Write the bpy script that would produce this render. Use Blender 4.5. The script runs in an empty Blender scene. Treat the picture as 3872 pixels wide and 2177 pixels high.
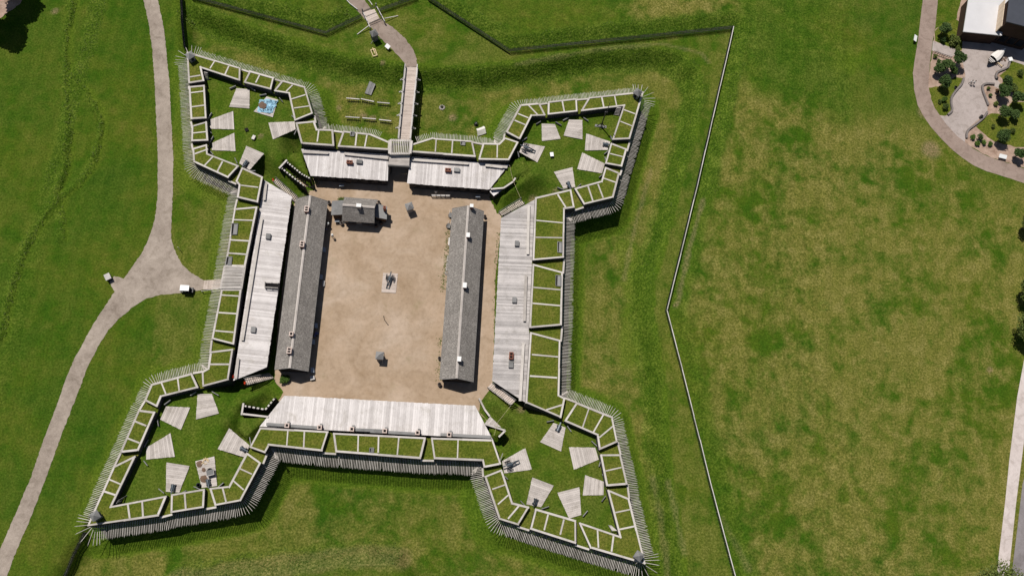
import bpy, bmesh, math, random
import numpy as np
from mathutils import Vector, Matrix
from mathutils.geometry import delaunay_2d_cdt
random.seed(7); RNG = np.random.default_rng(7)
S = bpy.context.scene
COL = S.collection

# ------------------------------------------------------------------ camera
IW, IH, FPX, CAMH = 3872.0, 2177.0, 3513.0, 181.0
NADIR = (1690.0, 2200.0)
_n = Vector((NADIR[0]-IW/2, -(NADIR[1]-IH/2), -FPX)).normalized()      # world down, in camera axes
_u = Vector((0, 1, 0)); _zw = -_n
_yw = (_u - _u.dot(_n)*_n).normalized(); _xw = _yw.cross(_zw)
RC = Matrix((_xw, _yw, _zw))                                           # camera -> world
def ray(px, py): return RC @ Vector((px-IW/2, -(py-IH/2), -FPX))
_d0 = ray(1450, 1130); _t0 = CAMH/-_d0.z
CAMP = Vector((-_d0.x*_t0, -_d0.y*_t0, CAMH))                          # the parade ground is the origin
cam = bpy.data.objects.new('camera', bpy.data.cameras.new('camera')); COL.objects.link(cam)
cam.data.sensor_fit = 'HORIZONTAL'; cam.data.sensor_width = 36.0
cam.data.lens = 36.0*FPX/IW; cam.data.clip_end = 4000; cam.data.clip_start = 1.0
M4 = RC.to_4x4(); M4.translation = CAMP; cam.matrix_world = M4
S.camera = cam

# ------------------------------------------------------------------ light
SHX, SHY, SHL = 0.58, -0.81, 0.48                                      # shadow direction, length per metre of height
wd = bpy.data.worlds.new('World'); S.world = wd; wd.use_nodes = True
nt = wd.node_tree; bg = nt.nodes['Background']; bg.inputs[1].default_value = 0.05
sky = nt.nodes.new('ShaderNodeTexSky'); sky.sky_type = 'NISHITA'; sky.sun_disc = False
sky.sun_elevation = math.atan(1/SHL); sky.sun_rotation = math.atan2(-SHX, -SHY)
nt.links.new(sky.outputs[0], bg.inputs[0])
sl = bpy.data.lights.new('sun', 'SUN'); sl.energy = 5.0; sl.angle = math.radians(0.5); sl.color = (1.0, 0.955, 0.89)
so = bpy.data.objects.new('sun', sl); COL.objects.link(so)
so.rotation_euler = Vector((SHX*SHL, SHY*SHL, -1)).to_track_quat('-Z', 'Y').to_euler()
so.location = (-40, 60, 120)
S.view_settings.view_transform = 'Standard'; S.view_settings.look = 'None'
S.view_settings.exposure = -0.25; S.view_settings.gamma = 1.0
S.render.resolution_x = 1024; S.render.resolution_y = 575

# ------------------------------------------------------------------ survey: photo points to places at a known height
REG = dict(A=(600,100,2.4138), B=(1200,200,2.4129), C=(1800,250,2.4129), D=(750,700,2.4129), E=(1500,700,2.4129),
 F=(750,1250,2.4129), G=(280,1500,2.4129), H=(1750,1400,2.228), I=(0,0,2.4138), J=(700,0,2.576), K=(1600,0,1.9815),
 L=(3400,0,4.1377), M=(3400,300,3.6208), N=(0,900,2.4133), Q=(1400,1250,2.4129), R=(1350,950,3.2167), S=(1200,700,5.7925),
 T=(200,1850,2.1467), U=(1800,1850,2.3418), V=(2400,700,2.068), X=(0,0,1.0), Y=(0,0,0.66529),
 a=(0,0,6.583), b=(3600,150,5.79), c=(3680,480,6.583), d=(3760,1000,3.616), e=(3650,2000,8.18), f=(640,880,4.828),
 g=(1100,800,4.135), h=(1100,1100,4.135), i=(1300,0,4.826), j=(1400,480,5.17), k=(940,590,6.896), l=(1660,760,4.26),
 m=(1840,600,7.24), n=(650,150,8.516), o=(930,320,9.653), p=(720,1700,8.043))
def W(r, x, y, z=0.0):
    ox, oy, s = REG[r]; d = ray(ox+x/s, oy+y/s); t = (z-CAMP.z)/d.z
    return CAMP + d*t
def WL(r, pts, z=0.0):
    """points; an item may override the region: ('F',x,y)"""
    return [W(p[0], p[1], p[2], z) if isinstance(p[0], str) else W(r, p[0], p[1], z) for p in pts]
PT, BF, EM, RB, RE = 5.45, 3.45, 4.25, 3.85, 3.2      # parapet top, bastion floor, embrasure sill, casemate roof back and eave

# ------------------------------------------------------------------ materials
MATS = {}
def mat(name, rough=0.85, spec=0.25):
    m = bpy.data.materials.new(name); m.use_nodes = True
    nt = m.node_tree; b = nt.nodes['Principled BSDF']
    b.inputs['Roughness'].default_value = rough; b.inputs['Specular IOR Level'].default_value = spec
    MATS[name] = m
    return m, nt, b
def N(nt, t, **kw):
    n = nt.nodes.new(t)
    for k, v in kw.items(): setattr(n, k, v)
    return n
def noise(nt, vec, scale, detail=4, rough=0.6, dist=0.0):
    n = N(nt, 'ShaderNodeTexNoise'); n.inputs['Scale'].default_value = scale
    n.inputs['Detail'].default_value = detail; n.inputs['Roughness'].default_value = rough; n.inputs['Distortion'].default_value = dist
    nt.links.new(vec, n.inputs['Vector']); return n.outputs['Fac']
def ramp(nt, fac, stops):
    r = N(nt, 'ShaderNodeValToRGB'); e = r.color_ramp.elements
    while len(e) < len(stops): e.new(0.5)
    for i, (p, c) in enumerate(stops):
        e[i].position = p; e[i].color = (*c, 1) if len(c) == 3 else c
    nt.links.new(fac, r.inputs[0]); return r.outputs[0]
def mix(nt, fac, a, b, mode='MIX'):
    m = N(nt, 'ShaderNodeMix', data_type='RGBA', blend_type=mode)
    for s, v in ((m.inputs[0], fac), (m.inputs[6], a), (m.inputs[7], b)):
        if isinstance(v, (int, float)): s.default_value = v
        elif isinstance(v, tuple): s.default_value = (*v, 1)
        else: nt.links.new(v, s)
    return m.outputs[2]
def math_(nt, op, a, b=0.0, clamp=False):
    m = N(nt, 'ShaderNodeMath', operation=op, use_clamp=clamp)
    for s, v in zip(m.inputs, (a, b)):
        if isinstance(v, (int, float)): s.default_value = v
        else: nt.links.new(v, s)
    return m.outputs[0]
def bump(nt, b, h, strength=0.5, dist=0.05):
    n = N(nt, 'ShaderNodeBump'); n.inputs['Strength'].default_value = strength; n.inputs['Distance'].default_value = dist
    nt.links.new(h, n.inputs['Height']); nt.links.new(n.outputs[0], b.inputs['Normal'])
def objvec(nt, sc=(1,1,1), rnd=True):
    tc = N(nt, 'ShaderNodeTexCoord'); mp = N(nt, 'ShaderNodeMapping'); mp.inputs['Scale'].default_value = sc
    nt.links.new(tc.outputs['Object'], mp.inputs['Vector'])
    oi = N(nt, 'ShaderNodeObjectInfo')
    if not rnd: return mp.outputs[0], oi.outputs['Random']
    ad = N(nt, 'ShaderNodeVectorMath', operation='ADD'); ml = N(nt, 'ShaderNodeMath', operation='MULTIPLY'); ml.inputs[1].default_value = 71.3
    nt.links.new(oi.outputs['Random'], ml.inputs[0]); nt.links.new(mp.outputs[0], ad.inputs[0]); nt.links.new(ml.outputs[0], ad.inputs[1])
    return ad.outputs[0], oi.outputs['Random']
def posvec(nt):
    return N(nt, 'ShaderNodeNewGeometry').outputs['Position']
def wood(name, dark, light, vary=0.5, grain=(1.2, 9, 9), rough=0.85, wear=0.45):
    """weathered timber; grain runs along the object's x; every timber differs a little"""
    m, nt, b = mat(name, rough)
    v, r = objvec(nt, grain)
    n1 = noise(nt, v, 1.6, 5, 0.65); n2 = noise(nt, posvec(nt), 0.55, 4, 0.6)
    f = math_(nt, 'ADD', math_(nt, 'MULTIPLY', n1, 0.55), math_(nt, 'MULTIPLY', n2, wear))
    f = math_(nt, 'ADD', f, math_(nt, 'MULTIPLY', math_(nt, 'SUBTRACT', r, 0.5), vary))
    c = ramp(nt, f, [(0.22, dark), (0.62, light)])
    st = math_(nt, 'MULTIPLY', ramp(nt, noise(nt, posvec(nt), 0.42, 6, 0.72, 0.6), [(0.54, (0,0,0)), (0.72, (1,1,1))]), 0.55)
    c = mix(nt, st, c, tuple(x*k_ for x, k_ in zip(dark, (0.82, 0.80, 0.70))))
    nt.links.new(c, b.inputs['Base Color']); bump(nt, b, n1, 0.35, 0.02)
    return m
def plain(name, col, rough=0.7, spec=0.3, var=0.25, scale=3.0, metal=0.0):
    m, nt, b = mat(name, rough, spec)
    f = noise(nt, posvec(nt), scale, 5, 0.65)
    c = ramp(nt, f, [(0.25, tuple(x*(1-var) for x in col)), (0.75, tuple(min(1, x*(1+var)) for x in col))])
    nt.links.new(c, b.inputs['Base Color']); b.inputs['Metallic'].default_value = metal
    return m
wood('wood_roof', (0.44,0.405,0.39), (0.74,0.695,0.675), 0.30, (0.6,9,9), wear=0.35)
wood('wood_roof_grey', (0.28,0.260,0.25), (0.57,0.53,0.51), 0.30, (0.6,9,9), wear=0.35)
wood('wood_coping', (0.30,0.27,0.245), (0.60,0.555,0.515), 0.25)
wood('wood_platform', (0.29,0.258,0.232), (0.57,0.515,0.475), 0.26)
wood('wood_stake', (0.30,0.27,0.245), (0.68,0.63,0.58), 0.34)
wood('wood_picket', (0.035,0.034,0.036), (0.12,0.112,0.11), 0.45)
wood('wood_rail', (0.30,0.29,0.28), (0.66,0.62,0.59), 0.3)
wood('wood_bridge', (0.34,0.28,0.24), (0.60,0.51,0.45), 0.22)
wood('wood_grey', (0.10,0.10,0.10), (0.27,0.265,0.26), 0.35)
wood('wood_dark', (0.020,0.017,0.015), (0.065,0.055,0.05), 0.4)
wood('wood_new', (0.55,0.40,0.22), (0.78,0.62,0.40), 0.2)
wood('wood_brown', (0.07,0.045,0.03), (0.16,0.10,0.065), 0.3)
plain('brick', (0.22,0.085,0.055), 0.9, var=0.35, scale=9)
plain('soot_and_shade', (0.012,0.010,0.010), 0.95, var=0.3)  # soot and ash; the same black paints shade in wells and openings
plain('mortar_cap', (0.62,0.50,0.44), 0.9, var=0.2, scale=6)
plain('whitewash', (0.80,0.79,0.77), 0.8, var=0.08, scale=5)
plain('iron', (0.022,0.024,0.028), 0.42, 0.5, var=0.3, scale=8)
plain('gun_grey', (0.10,0.12,0.14), 0.5, 0.4, var=0.25, scale=6)
plain('blue_paint', (0.045,0.065,0.085), 0.6, 0.3, var=0.3, scale=6)
plain('canvas', (0.74,0.70,0.66), 0.9, 0.1, var=0.12, scale=4)
plain('tarp', (0.27,0.46,0.58), 0.6, 0.3, var=0.45, scale=1.2)
plain('earth_heap', (0.16,0.105,0.075), 0.95, var=0.3, scale=5)
plain('stone', (0.36,0.33,0.30), 0.9, var=0.4, scale=5)
plain('white_paint', (0.82,0.82,0.81), 0.5, 0.4, var=0.05)
plain('black_paint', (0.015,0.015,0.017), 0.5, 0.4, var=0.2)
plain('rubber', (0.02,0.02,0.02), 0.8, 0.2, var=0.2)
plain('orange_mesh', (0.75,0.12,0.04), 0.7, 0.2, var=0.15)
plain('skin', (0.50,0.31,0.22), 0.6, 0.3, var=0.08)
plain('cloth_white', (0.70,0.70,0.68), 0.9, 0.1, var=0.1)
plain('cloth_grey', (0.22,0.21,0.20), 0.9, 0.1, var=0.2)
plain('cloth_blue', (0.05,0.09,0.33), 0.9, 0.1, var=0.2)
plain('cloth_dark', (0.03,0.03,0.035), 0.9, 0.1, var=0.2)
plain('hair', (0.05,0.03,0.02), 0.8, 0.2, var=0.2)
plain('hay_straw', (0.60,0.50,0.30), 0.9, 0.1, var=0.2)
plain('concrete_wall', (0.20,0.175,0.165), 0.9, 0.2, var=0.2, scale=2)
plain('roof_membrane', (0.60,0.59,0.60), 0.7, 0.2, var=0.06, scale=0.35)
plain('roof_dark', (0.055,0.06,0.075), 0.6, 0.3, var=0.15, scale=0.4)
plain('cream_panel', (0.66,0.53,0.40), 0.8, 0.2, var=0.08)
wood('siding_brown', (0.03,0.018,0.013), (0.075,0.042,0.03), 0.2)
plain('glass_dark', (0.01,0.012,0.015), 0.12, 0.6, var=0.1)
plain('panel_grey', (0.30,0.33,0.37), 0.4, 0.4, var=0.15)

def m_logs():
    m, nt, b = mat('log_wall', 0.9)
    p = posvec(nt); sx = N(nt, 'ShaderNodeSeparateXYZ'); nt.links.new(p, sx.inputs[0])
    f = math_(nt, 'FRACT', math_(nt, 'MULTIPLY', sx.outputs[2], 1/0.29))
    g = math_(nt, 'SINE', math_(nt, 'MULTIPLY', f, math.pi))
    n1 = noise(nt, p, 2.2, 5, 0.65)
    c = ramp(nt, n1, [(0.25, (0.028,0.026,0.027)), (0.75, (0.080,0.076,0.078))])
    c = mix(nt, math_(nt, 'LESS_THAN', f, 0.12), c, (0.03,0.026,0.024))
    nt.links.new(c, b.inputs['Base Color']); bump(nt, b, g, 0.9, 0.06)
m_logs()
def m_shingle():
    m, nt, b = mat('shingle', 0.9)
    v, r = objvec(nt, (1,1,1), False)
    uv = N(nt, 'ShaderNodeUVMap')
    br = N(nt, 'ShaderNodeTexBrick'); br.inputs['Scale'].default_value = 1.0; br.offset = 0.5
    br.inputs['Brick Width'].default_value = 0.16; br.inputs['Row Height'].default_value = 0.17; br.inputs['Mortar Size'].default_value = 0.006
    br.inputs['Color1'].default_value = (0,0,0,1); br.inputs['Color2'].default_value = (1,1,1,1); br.inputs['Mortar'].default_value = (0,0,0,1)
    br.inputs['Bias'].default_value = 0.0
    nt.links.new(uv.outputs[0], br.inputs['Vector'])
    wn = N(nt, 'ShaderNodeTexWhiteNoise'); 
    vm = N(nt, 'ShaderNodeVectorMath', operation='SNAP'); vm.inputs[1].default_value = (0.16,0.17,1); nt.links.new(uv.outputs[0], vm.inputs[0]); nt.links.new(vm.outputs[0], wn.inputs[0])
    n1 = noise(nt, uv.outputs[0], 0.35, 5, 0.6); n2 = noise(nt, uv.outputs[0], 4.0, 4, 0.7)
    f = math_(nt, 'ADD', math_(nt, 'MULTIPLY', wn.outputs['Value'], 0.32), math_(nt, 'ADD', math_(nt, 'MULTIPLY', n1, 0.35), math_(nt, 'MULTIPLY', n2, 0.35)))
    c = ramp(nt, f, [(0.25, (0.125,0.113,0.102)), (0.55, (0.230,0.210,0.190)), (0.78, (0.38,0.35,0.32)), (0.92, (0.60,0.555,0.51))])
    nt.links.new(c, b.inputs['Base Color']); bump(nt, b, f, 0.5, 0.03)
m_shingle()
def m_sand():
    m, nt, b = mat('parade_sand', 0.95, 0.1)
    p = posvec(nt)
    n1 = noise(nt, p, 0.09, 5, 0.6, 0.6); n2 = noise(nt, p, 1.3, 5, 0.7); n3 = noise(nt, p, 7.0, 2, 0.5)
    c2 = mix(nt, 1.0, ramp(nt, n1, [(0.32, (0.335,0.240,0.158)), (0.5, (0.402,0.300,0.213)), (0.68, (0.455,0.356,0.272))]), ramp(nt, n2, [(0.30, (0.84,0.83,0.81)), (0.52, (1.0,1.0,1.0)), (0.75, (1.06,1.06,1.06))]), 'MULTIPLY')
    c2 = mix(nt, 1.0, c2, ramp(nt, noise(nt, p, 0.16, 5, 0.62, 1.6), [(0.36, (0.91,0.90,0.88)), (0.50, (1.01,1.01,1.01)), (0.64, (1.08,1.08,1.09))]), 'MULTIPLY')
    zone = noise(nt, p, 0.13, 3, 0.5)
    speck = math_(nt, 'MULTIPLY', ramp(nt, n3, [(0.70, (0,0,0)), (0.78, (1,1,1))]), ramp(nt, zone, [(0.48, (0,0,0)), (0.62, (1,1,1))]))
    c2 = mix(nt, math_(nt, 'MULTIPLY', speck, 0.7), c2, (0.17,0.125,0.07))
    moss = ramp(nt, noise(nt, p, 0.21, 4, 0.6), [(0.60, (0,0,0)), (0.75, (1,1,1))])
    c2 = mix(nt, math_(nt, 'MULTIPLY', moss, 0.35), c2, (0.22,0.19,0.09))
    nt.links.new(c2, b.inputs['Base Color']); bump(nt, b, n2, 0.3, 0.05)
m_sand()
def paving(name, lo, hi, sc=0.5, streak=None):
    m, nt, b = mat(name, 0.9, 0.15)
    p = posvec(nt); n1 = noise(nt, p, sc*0.25, 5, 0.6); n2 = noise(nt, p, sc*8, 3, 0.6)
    f = math_(nt, 'ADD', math_(nt, 'MULTIPLY', n1, 0.55), math_(nt, 'ADD', math_(nt, 'MULTIPLY', n2, 0.25), math_(nt, 'MULTIPLY', noise(nt, p, 0.9, 5, 0.7, 0.8), 0.28)))
    c = ramp(nt, f, [(0.40, lo), (0.66, hi)])
    stn = ramp(nt, noise(nt, p, 0.5, 6, 0.7, 1.2), [(0.36, (0.80,0.79,0.77)), (0.5, (1,1,1)), (0.66, (1.08,1.08,1.08))])
    c = mix(nt, 1.0, c, stn, 'MULTIPLY'); nt.links.new(c, b.inputs['Base Color']); bump(nt, b, n2, 0.25, 0.02)
paving('gravel_road', (0.24,0.195,0.160), (0.40,0.338,0.285), 0.6)
paving('gravel_path', (0.23,0.175,0.145), (0.31,0.25,0.21), 0.6)
paving('park_path', (0.25,0.185,0.155), (0.33,0.255,0.215), 0.6)
paving('concrete_plaza', (0.34,0.29,0.265), (0.43,0.37,0.345), 0.6)
paving('sidewalk', (0.50,0.43,0.40), (0.60,0.53,0.50), 0.6)
paving('asphalt', (0.20,0.18,0.18), (0.27,0.245,0.25), 0.6)
paving('mulch', (0.26,0.17,0.125), (0.46,0.34,0.27), 2.5)

def grass_nodes(nt, b, att=None, sod=False):
    p = posvec(nt)
    big = noise(nt, p, 0.045, 5, 0.62, 0.4); mid = noise(nt, p, 0.33, 5, 0.65, 0.3); fine = noise(nt, p, 2.6, 4, 0.7); tiny = noise(nt, p, 9.0, 2, 0.6)
    if sod:
        f = math_(nt, 'ADD', math_(nt, 'MULTIPLY', mid, 0.7), math_(nt, 'MULTIPLY', fine, 0.3))
        c = ramp(nt, f, [(0.28, (0.056,0.090,0.010)), (0.48, (0.096,0.120,0.016)), (0.62, (0.135,0.136,0.027)), (0.76, (0.21,0.160,0.06))])
    else:
        c = ramp(nt, math_(nt, 'ADD', math_(nt, 'MULTIPLY', big, 0.6), math_(nt, 'MULTIPLY', mid, 0.4)),
                 [(0.30, (0.024,0.071,0.006)), (0.46, (0.042,0.091,0.007)), (0.58, (0.069,0.105,0.010)), (0.72, (0.112,0.119,0.018))])
    if att:
        a = N(nt, 'ShaderNodeAttribute', attribute_name=att); s = N(nt, 'ShaderNodeSeparateColor'); nt.links.new(a.outputs['Color'], s.inputs[0])
        rough_, dry, lush_and_light = s.outputs[0], s.outputs[1], s.outputs[2]
        # mottled drought patches
        patch = math_(nt, 'ADD', math_(nt, 'MULTIPLY', noise(nt, p, 0.06, 4, 0.6, 0.5), 0.54), math_(nt, 'MULTIPLY', noise(nt, p, 0.24, 4, 0.62, 0.5), 0.46))
        dm = math_(nt, 'MULTIPLY', ramp(nt, math_(nt, 'ADD', math_(nt, 'MULTIPLY', patch, 0.85), math_(nt, 'MULTIPLY', mid, 0.22)), [(0.455, (0,0,0)), (0.570, (1,1,1))]), dry, True)
        dc = ramp(nt, math_(nt, 'ADD', math_(nt, 'MULTIPLY', fine, 0.55), math_(nt, 'MULTIPLY', mid, 0.45)), [(0.32, (0.092,0.110,0.017)), (0.50, (0.156,0.148,0.033)), (0.68, (0.252,0.215,0.076))])
        c = mix(nt, math_(nt, 'MULTIPLY', dm, 0.92), c, dc)
        c = mix(nt, math_(nt, 'MULTIPLY', lush_and_light, 0.75), c, ramp(nt, fine, [(0.3, (0.062,0.112,0.008)), (0.7, (0.108,0.155,0.016))]))
        rc = ramp(nt, math_(nt, 'ADD', math_(nt, 'MULTIPLY', fine, 0.6), math_(nt, 'MULTIPLY', mid, 0.4)), [(0.34, (0.022,0.054,0.005)), (0.5, (0.060,0.108,0.010)), (0.66, (0.140,0.182,0.028))])
        c = mix(nt, math_(nt, 'MULTIPLY', rough_, 0.85), c, rc)
        al = a.outputs['Alpha']
        c = mix(nt, math_(nt, 'MULTIPLY', math_(nt, 'MULTIPLY', al, ramp(nt, fine, [(0.35, (0.2,0.2,0.2)), (0.6, (1,1,1))])), 0.85), c, (0.25,0.175,0.11))
    if att:
        wv = N(nt, 'ShaderNodeTexWave', wave_type='BANDS', bands_direction='X'); wv.inputs['Scale'].default_value = 0.11; wv.inputs['Distortion'].default_value = 2.2; wv.inputs['Detail'].default_value = 2; wv.inputs['Detail Scale'].default_value = 0.6
        mp = N(nt, 'ShaderNodeMapping'); mp.inputs['Rotation'].default_value = (0,0,0.14); nt.links.new(p, mp.inputs['Vector']); nt.links.new(mp.outputs[0], wv.inputs['Vector'])
        c = mix(nt, 1.0, c, ramp(nt, wv.outputs['Fac'], [(0.2, (0.965,0.965,0.965)), (0.8, (1.035,1.03,1.025))]), 'MULTIPLY')
    c = mix(nt, 1.0, c, ramp(nt, math_(nt, 'ADD', math_(nt, 'MULTIPLY', fine, 0.6), math_(nt, 'MULTIPLY', tiny, 0.4)), [(0.36, (0.50,0.54,0.50)), (0.5, (1,1,1)), (0.63, (1.55,1.48,1.46))]), 'MULTIPLY')
    nt.links.new(c, b.inputs['Base Color'])
    h = math_(nt, 'ADD', fine, math_(nt, 'MULTIPLY', tiny, 0.5))
    if att: h = math_(nt, 'ADD', h, math_(nt, 'MULTIPLY', math_(nt, 'MULTIPLY', noise(nt, p, 1.9, 4, 0.6), rough_), 3.0))
    bump(nt, b, h, 0.7, 0.14)
m, nt_, b_ = mat('lawn', 1.0, 0.0); grass_nodes(nt_, b_, 'grass')
m, nt_, b_ = mat('sod', 1.0, 0.0); grass_nodes(nt_, b_, None, True)
def leafmat(name, lo, hi):
    m, nt, b = mat(name, 0.7, 0.25)
    n1 = noise(nt, posvec(nt), 1.4, 3, 0.6); oi = N(nt, 'ShaderNodeObjectInfo')
    f = math_(nt, 'ADD', n1, math_(nt, 'MULTIPLY', math_(nt, 'SUBTRACT', oi.outputs['Random'], 0.5), 0.25))
    nt.links.new(ramp(nt, f, [(0.3, lo), (0.7, hi)]), b.inputs['Base Color'])
leafmat('leaf_dark', (0.030,0.066,0.013), (0.085,0.135,0.034)); leafmat('leaf_bright', (0.06,0.12,0.015), (0.12,0.20,0.035))
leafmat('leaf_olive', (0.055,0.090,0.014), (0.17,0.20,0.045)); leafmat('tuft', (0.050,0.092,0.009), (0.13,0.175,0.026))
leafmat('leaf_red', (0.10,0.05,0.03), (0.18,0.10,0.05))
plain('bark', (0.10,0.075,0.055), 0.9, var=0.3)

# ------------------------------------------------------------------ builders
def tag(o, label=None, cat=None, group=None, kind=None):
    if label: o['label'] = label
    if cat: o['category'] = cat
    if group: o['group'] = group
    if kind: o['kind'] = kind
    return o
def link(o, parent=None):
    COL.objects.link(o)
    if parent is not None: o.parent = parent
    return o
def empty(name, loc, label=None, cat=None, group=None):
    o = bpy.data.objects.new(name, None); o.empty_display_size = 0.5; o.location = loc; link(o)
    tag(o, label, cat, group); return o
def origin(p):
    """world offset of a parent chain (things and parts are only translated)"""
    v = Vector((0,0,0))
    while p is not None: v = v + p.location; p = p.parent
    return v
def place(o, parent, M):
    link(o, parent); o.matrix_basis = Matrix.Translation(-origin(parent)) @ M if parent is not None else M
    return o
def meshobj(name, verts, faces, mats, parent=None, fm=None, smooth=False, loc=None):
    """verts in world coordinates"""
    off = origin(parent) if parent is not None else (Vector(loc) if loc is not None else Vector((0,0,0)))
    me = bpy.data.meshes.new(name)
    me.from_pydata([(v[0]-off.x, v[1]-off.y, v[2]-off.z) for v in verts], [], faces)
    for mm in (mats if isinstance(mats, (list, tuple)) else [mats]): me.materials.append(MATS[mm])
    if fm:
        for p_, i_ in zip(me.polygons, fm): p_.material_index = i_
    if smooth:
        for p_ in me.polygons: p_.use_smooth = True
    o = bpy.data.objects.new(name, me); link(o, parent)
    if parent is None and loc is not None: o.location = loc
    return o
_unit = {}
def unit(kind, m, bev=0.0):
    key = (kind, m)
    if key in _unit: return _unit[key]
    bm = bmesh.new()
    if kind == 'box':
        bmesh.ops.create_cube(bm, size=1.0)
    elif kind == 'stake':       # along x, 0..1, pointed
        n = 6; r0, r1 = 0.5, 0.42
        A_ = [bm.verts.new((0, r0*math.cos(t*2*math.pi/n), r0*math.sin(t*2*math.pi/n))) for t in range(n)]
        B_ = [bm.verts.new((0.9, r1*math.cos(t*2*math.pi/n), r1*math.sin(t*2*math.pi/n))) for t in range(n)]
        T_ = bm.verts.new((1, 0, 0))
        for t in range(n):
            bm.faces.new((A_[t], A_[(t+1)%n], B_[(t+1)%n], B_[t])); bm.faces.new((B_[t], B_[(t+1)%n], T_))
        bm.faces.new(A_[::-1])
    elif kind == 'post':        # cylinder along x, -0.5..0.5
        n = 8
        A_ = [bm.verts.new((-0.5, 0.5*math.cos(t*2*math.pi/n), 0.5*math.sin(t*2*math.pi/n))) for t in range(n)]
        B_ = [bm.verts.new((0.5, 0.5*math.cos(t*2*math.pi/n), 0.5*math.sin(t*2*math.pi/n))) for t in range(n)]
        for t in range(n): bm.faces.new((A_[t], A_[(t+1)%n], B_[(t+1)%n], B_[t]))
        bm.faces.new(A_[::-1]); bm.faces.new(B_)
    bmesh.ops.recalc_face_normals(bm, faces=bm.faces)
    me = bpy.data.meshes.new(kind+'_'+m); bm.to_mesh(me); bm.free(); me.materials.append(MATS[m]); _unit[key] = me
    return me
def frame(p0, p1, up=Vector((0,0,1))):
    x = (p1-p0).normalized(); y = up.cross(x)
    if y.length < 1e-4: y = Vector((0,1,0))
    y.normalize(); z = x.cross(y)
    return x, y, z
def beam(name, p0, p1, w, h, m, parent=None, kind='box', up=Vector((0,0,1)), drop=0.0):
    p0 = Vector(p0); p1 = Vector(p1); x, y, z = frame(p0, p1, up); L = (p1-p0).length
    o = bpy.data.objects.new(name, unit(kind, m))
    c = p0 if kind == 'stake' else (p0+p1)/2
    Mx = Matrix((x*L, y*w, z*h)).transposed().to_4x4(); Mx.translation = c - z*drop
    return place(o, parent, Mx)
def box(name, c, sx, sy, sz, rz, m, parent=None):
    """box standing on c"""
    o = bpy.data.objects.new(name, unit('box', m))
    return place(o, parent, Matrix.Translation(Vector(c)+Vector((0,0,sz/2))) @ Matrix.Rotation(rz,4,'Z') @ Matrix.Diagonal((sx,sy,sz,1)))
def area2(pts): return sum(pts[i][0]*pts[(i+1)%len(pts)][1]-pts[(i+1)%len(pts)][0]*pts[i][1] for i in range(len(pts)))
def prism_data(pts, z0, z1):
    pts = [(p[0], p[1]) for p in pts]
    if area2(pts) < 0: pts = pts[::-1]
    n = len(pts)
    v = [(x, y, z0) for x, y in pts] + [(x, y, z1) for x, y in pts]
    f = [tuple(range(n, 2*n)), tuple(range(n-1, -1, -1))] + [(i, (i+1)%n, n+(i+1)%n, n+i) for i in range(n)]
    return v, f, n
def prism(name, pts, z0, z1, top, side, parent=None, loc=None):
    v, f, n = prism_data(pts, z0, z1)
    return meshobj(name, v, f, [top, side], parent, [0, 1]+[1]*n, loc=loc)
def sheet(name, pts, z, m, kind='structure', label=None, densify=0.0, jitter=0.0):
    pts = [Vector((p[0], p[1], 0)) for p in pts]
    if densify:
        out = []
        for i in range(len(pts)):
            a_, b_ = pts[i], pts[(i+1)%len(pts)]; k = max(1, int((b_-a_).length/densify))
            for t in range(k): out.append(a_.lerp(b_, t/k) + Vector((random.uniform(-1,1), random.uniform(-1,1), 0))*jitter)
        pts = out
    c2, _, fc, _, _, _ = delaunay_2d_cdt([Vector((p.x, p.y)) for p in pts], [], [list(range(len(pts)))], 1, 1e-5)
    me = bpy.data.meshes.new(name); me.from_pydata([(v.x, v.y, z) for v in c2], [], [f if area2([c2[i] for i in f]) > 0 else f[::-1] for f in fc]); me.materials.append(MATS[m])
    o = link(bpy.data.objects.new(name, me)); tag(o, label, None, None, kind); return o
def dup(o, parent=None):
    c = o.copy(); link(c, parent)
    for ch in o.children: dup(ch, c)
    return c
def smooth_line(pts, n=6):
    P = [np.array(p[:2]) for p in pts]; out = []
    for i in range(len(P)-1):
        p0, p1, p2, p3 = P[max(i-1,0)], P[i], P[i+1], P[min(i+2,len(P)-1)]
        for t in np.linspace(0, 1, n, endpoint=False):
            out.append(0.5*((2*p1)+(-p0+p2)*t+(2*p0-5*p1+4*p2-p3)*t*t+(-p0+3*p1-3*p2+p3)*t**3))
    out.append(P[-1]); return [Vector((q[0], q[1], 0)) for q in out]

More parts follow.
